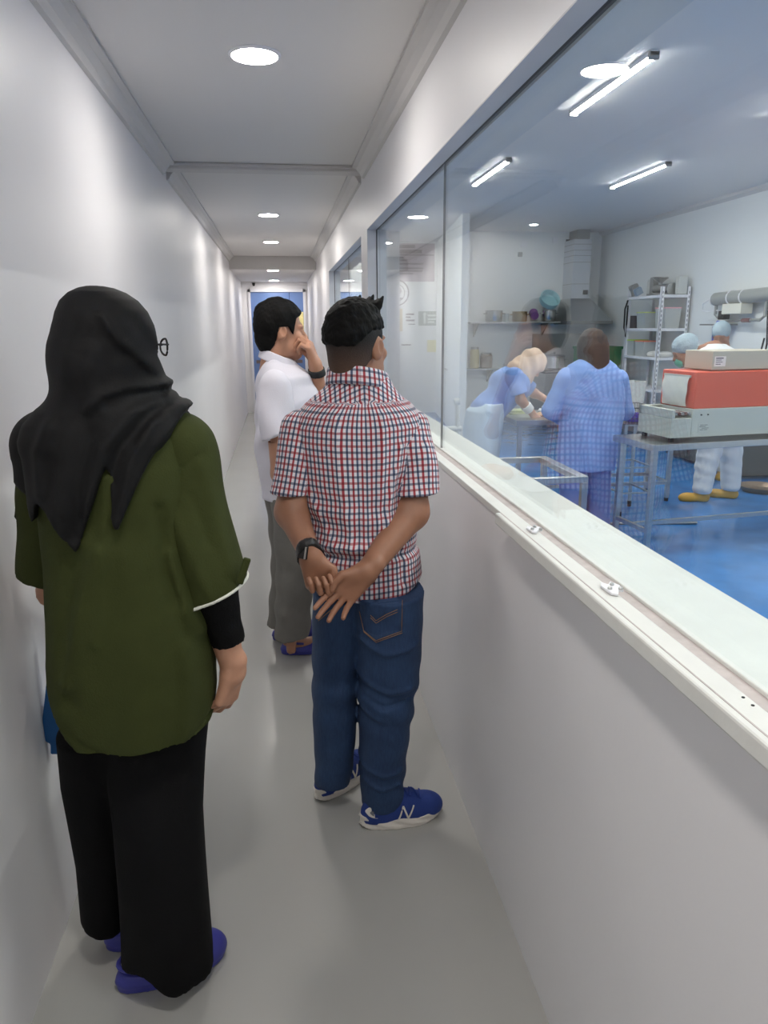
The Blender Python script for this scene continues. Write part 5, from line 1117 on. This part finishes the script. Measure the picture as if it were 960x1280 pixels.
# -- worker bending over the table in a beige scarf
Y2 = 6.12; pel = at(604, 520, Y2); che = at(640, 478, Y2); hd2 = at(664, 457, Y2-.02); base = (float(pel[0])-.02, Y2, 0.0)
s1_, e1_, w1_ = at(644, 476, Y2-.17), at(651, 500, Y2-.2), at(670, 522, Y2-.16); s2_, e2_, w2_ = at(650, 478, Y2+.17), at(668, 492, Y2+.18), at(684, 500, Y2+.06)
hh1 = hand_sdf(w1_, at(684, 527, Y2-.1)-w1_, (0, .1, -1), side=1, curl=((10, 15, 10),)*4); hh2 = hand_sdf(w2_, (.7, -.3, -.35), (0, 0, -1), side=-1, curl=((20, 25, 20),)*4)
up2 = nrm(che-pel)
def topB2(P): 
    d = smin(ell(P, pel+up2*.06, (.15, .19, .15)), ell(P, pel+up2*.30, (.14, .20, .17)), .12); return smin(d, ell(P, che-V(.0, 0, .01), (.15, .20, .13)), .10)
def headB2(P): return head_sdf(P, hd2, math.radians(88), -.75, 0, .9)
def bodyB2(P):
    d = smin(topB2(P)+.03, headB2(P), .04); d = smin(d, chain(P, [s1_, e1_, w1_], [.047, .042, .027], .02), .02); d = smin(d, chain(P, [s2_, e2_, w2_], [.047, .042, .027], .02), .02)
    for dy in (-.1, .1): d = smin(d, chain(P, [pel+V(0, dy, 0), np.array([base[0]+.05, Y2+dy, .48]), np.array([base[0]-.02, Y2+dy, .06])], [.09, .06, .04], .02), .03)
    return np.minimum(d, np.minimum(hh1(P), hh2(P)))
w2p = mesh_obj('person', [surfnet(bodyB2, (base[0]-.25, Y2-.35, .04), (base[0]+.95, Y2+.35, 1.60), .013), surfnet(lambda P: smin(chain(P, [s1_, e1_, w1_], [.047, .042, .027], .02), hh1(P), .01), np.minimum(e1_, w1_)-.06, np.maximum(e1_, w1_)+V(.22, .12, .1), .008)], SKIN2, base); tag(w2p, 'person in blue top, pale apron and beige headscarf bending over a table', 'person')
tB = sobj('top', lambda P: np.maximum(topB2(P)+fold(P, (.6, .3, .8), 40, .006, .7, 6, 2), -((P-pel.astype(np.float32))@up2.astype(np.float32))-.02), pel-V(.25, .28, .2), che+V(.25, .28, .25), .013, SCRUB, base, w2p)
for a, b, k in ((s1_, e1_, 2), (s2_, e2_, 5)): sobj('sleeve', (lambda P, a=a, b=b, k=k: np.maximum(rc(P, a-(b-a)*.2, b, .082, .075)+fold(P, (.5, .3, .8), 50, .004, .8, 7, k), (P-(a+(b-a)*.72).astype(np.float32))@nrm(b-a).astype(np.float32))), np.minimum(a, b)-.12, np.maximum(a, b)+.12, .011, SCRUB, base, tB)
ar = [(.28, base[0]-.02, Y2, .15, .22), (.6, base[0]+.01, Y2, .155, .215), (pel[2]-.1, pel[0]+.0, Y2, .165, .205), (pel[2]+.05, pel[0]+.02, Y2, .16, .20), (pel[2]+.12, pel[0]+.06, Y2, .12, .19)]
ap_ = sobj('apron', lambda P: vloft(P, ar, 2.2)+fold(P, (1, .4, .1), 34, .006, .6, 5, 3), (base[0]-.25, Y2-.28, .25), (base[0]+.32, Y2+.28, float(pel[2])+.16), .013, APRON, base, w2p)
sobj('trousers', lambda P: np.minimum(rc(P, pel+V(0, -.1, 0), np.array([base[0], Y2-.1, .07]), .10, .085), rc(P, pel+V(0, .1, 0), np.array([base[0], Y2+.1, .07]), .10, .085)), (base[0]-.2, Y2-.25, .05), (base[0]+.25, Y2+.25, float(pel[2])), .015, SCRUBP, base, w2p)
Rb2 = rot_z(-math.radians(88))@rot_x(-.75)
def scarfB2(P):
    q = ((P-hd2.astype(np.float32))@Rb2.astype(np.float32)); d = smin(ell(q, (0, -.01, .03), (.105, .122, .118)), ell(q, (0, -.06, -.10), (.105, .10, .10)), .06); d = smin(d, ell(q, (0, .03, -.12), (.085, .07, .075)), .04)+fold(P, (.9, .3, .15), 75, .007, .4, 6, 4, .8)
    return smax(d, -ell(q, (0, .12, -.01), (.066, .07, .082)), .01)
sobj('headscarf', scarfB2, hd2-.24, hd2+.22, .011, BEIGES, base, w2p)
cf = e1_+(w1_-e1_)*.45; cfx = nrm(w1_-e1_); sobj('arm_cuff', lambda P: np.maximum(chain(P, [s1_, e1_, w1_], [.047, .042, .027])-.010, np.abs((P-cf.astype(np.float32))@cfx.astype(np.float32))-.035), cf-.1, cf+.1, .010, WRAP, base, w2p)
for dy in (-.1, .1): shoe_simple((base[0]-.10, Y2+dy, 0), math.radians(88), base, w2p, WRAP)
# -- two workers in white overalls and hair nets
def white_worker(Y, hpx, sh_px, feet, hyaw, hpitch, label, lean, seed, boot=0.0, mask=True, hs=.95):
    hcw = at(*hpx, Y); shp = at(*sh_px, Y); f1 = np.array([feet[0][0], feet[0][1], 0.0]); f2 = np.array([feet[1][0], feet[1][1], 0.0]); mid = (f1+f2)/2; base = (float(mid[0]), float(mid[1]), 0.0)
    pv = np.array([mid[0]+lean, mid[1], .88]); 
    rows = [(.80, pv[0], pv[1], .17, .15), (.92, pv[0], pv[1], .185, .16), (1.05, pv[0]*.7+shp[0]*.3, Y, .17, .15), (shp[2]-.22, shp[0], Y, .19, .15), (shp[2]-.10, shp[0], Y, .20, .15), (shp[2]-.02, shp[0], Y, .17, .13), (shp[2]+.03, shp[0], Y, .09, .08)]
    aS = [shp+V(-.15, -.10, -.09), shp+V(-.20, -.16, -.36), shp+V(-.42, -.12, -.40)]; aT = [shp+V(.15, .06, -.09), shp+V(.12, .06, -.38), shp+V(-.2, .1, -.42)]
    h1 = hand_sdf(aS[2], (-.9, .1, -.2), (0, .3, -1), side=-1, curl=((20, 25, 15),)*4)
    def hd_(P): return head_sdf(P, hcw, hyaw, hpitch, 0, hs)
    def bd(P):
        d = smin(vloft(P, [(z, x, y, a-.03, b-.03) for z, x, y, a, b in rows], 2.2), hd_(P), .03); d = smin(d, rc(P, hcw+V(.02, 0, -.04), shp+V(0, 0, .0), .055, .06), .03)
        for a in (aS, aT): d = smin(d, chain(P, a, [.045, .04, .027], .02), .02)
        for f_ in (f1, f2): d = smin(d, rc(P, pv+(f_-mid)*.5, f_+V(0, 0, .08), .08, .04), .03)
        return np.minimum(d, h1(P))
    o = mesh_obj('person', [surfnet(bd, (base[0]-.65, base[1]-.4, .05), (base[0]+.45, base[1]+.4, 1.72), .014)], SKIN3, base); tag(o, label, 'person')
    def ov(P):
        d = vloft(P, rows, 2.2)
        for a in (aS, aT): d = smin(d, chain(P, [a[0], a[1], a[1]+(a[2]-a[1])*.8], [.075, .068, .05], .03), .03)
        for f_ in (f1, f2): d = smin(d, chain(P, [pv+(f_-mid)*.5, (pv+f_)/2+(f_-mid)*.25, f_+V(0, 0, .13)], [.125, .098, .088], .02), .03)
        d = d+fold(P, (.3, .2, 1), 70, .006, 1.0, 9, seed)+fold(P, (.9, .3, .2), 40, .005, .7, 6, seed+2); return smax(d, .075+boot*.0-P[:, 2], .01)
    sobj('overall', ov, (base[0]-.6, base[1]-.38, .05), (base[0]+.42, base[1]+.38, float(shp[2])+.08), .014, WHITEO, base, o)
    R_ = (rot_z(-hyaw)@rot_x(hpitch)).astype(np.float32)
    def net(P):
        q = ((P-hcw.astype(np.float32))@R_)/hs; d = ell(q, (0, -.025, .055), (.098, .120, .105))+.004*noise(P, 60, 5, seed); d = smax(d, .055*sstep(q[:, 1], -.06, .08)-.04-q[:, 2], .015); return d
    sobj('hair_net', net, hcw-.18, hcw+.22, .010, NET, base, o)
    if mask:
        def mk(P):
            q = ((P-hcw.astype(np.float32))@R_)/hs; d = ell(q, (0, .052, -.062), (.056, .066, .060)); return np.maximum(d, .028-q[:, 1])
        sobj('face_mask', mk, hcw-.17, hcw+.17, .009, MASKM, base, o)
    for f_, yw in ((f1, feet[2]), (f2, feet[3])): shoe_simple((f_[0]+.07*(-math.sin(yw)), f_[1]-.07*math.cos(yw), 0), yw, base, o, BOOT, 'boot', .27, .055, boot)
    return o
fa_ = atz(876, 628); fb_ = atz(912, 624)
white_worker(6.0, (856, 440), (893, 434), ((fa_[0]+.03, fa_[1]+.05), (fb_[0]+.03, fb_[1]+.05), math.radians(-75), math.radians(-60)), math.radians(-80), -.45, 'person in white overall, hair net and green mask bending behind the shrink machine', .0, 2)
fc_ = atz(884, 602); white_worker(7.1, (901, 420), (908, 446), ((fc_[0]+.0, fc_[1]+.1), (fc_[0]+.26, fc_[1]+.15), math.radians(-150), math.radians(-140)), math.radians(-140), -.35, 'person in white overall and hair net standing furthest right, head bowed', .0, 5, boot=.34, mask=False, hs=.92)
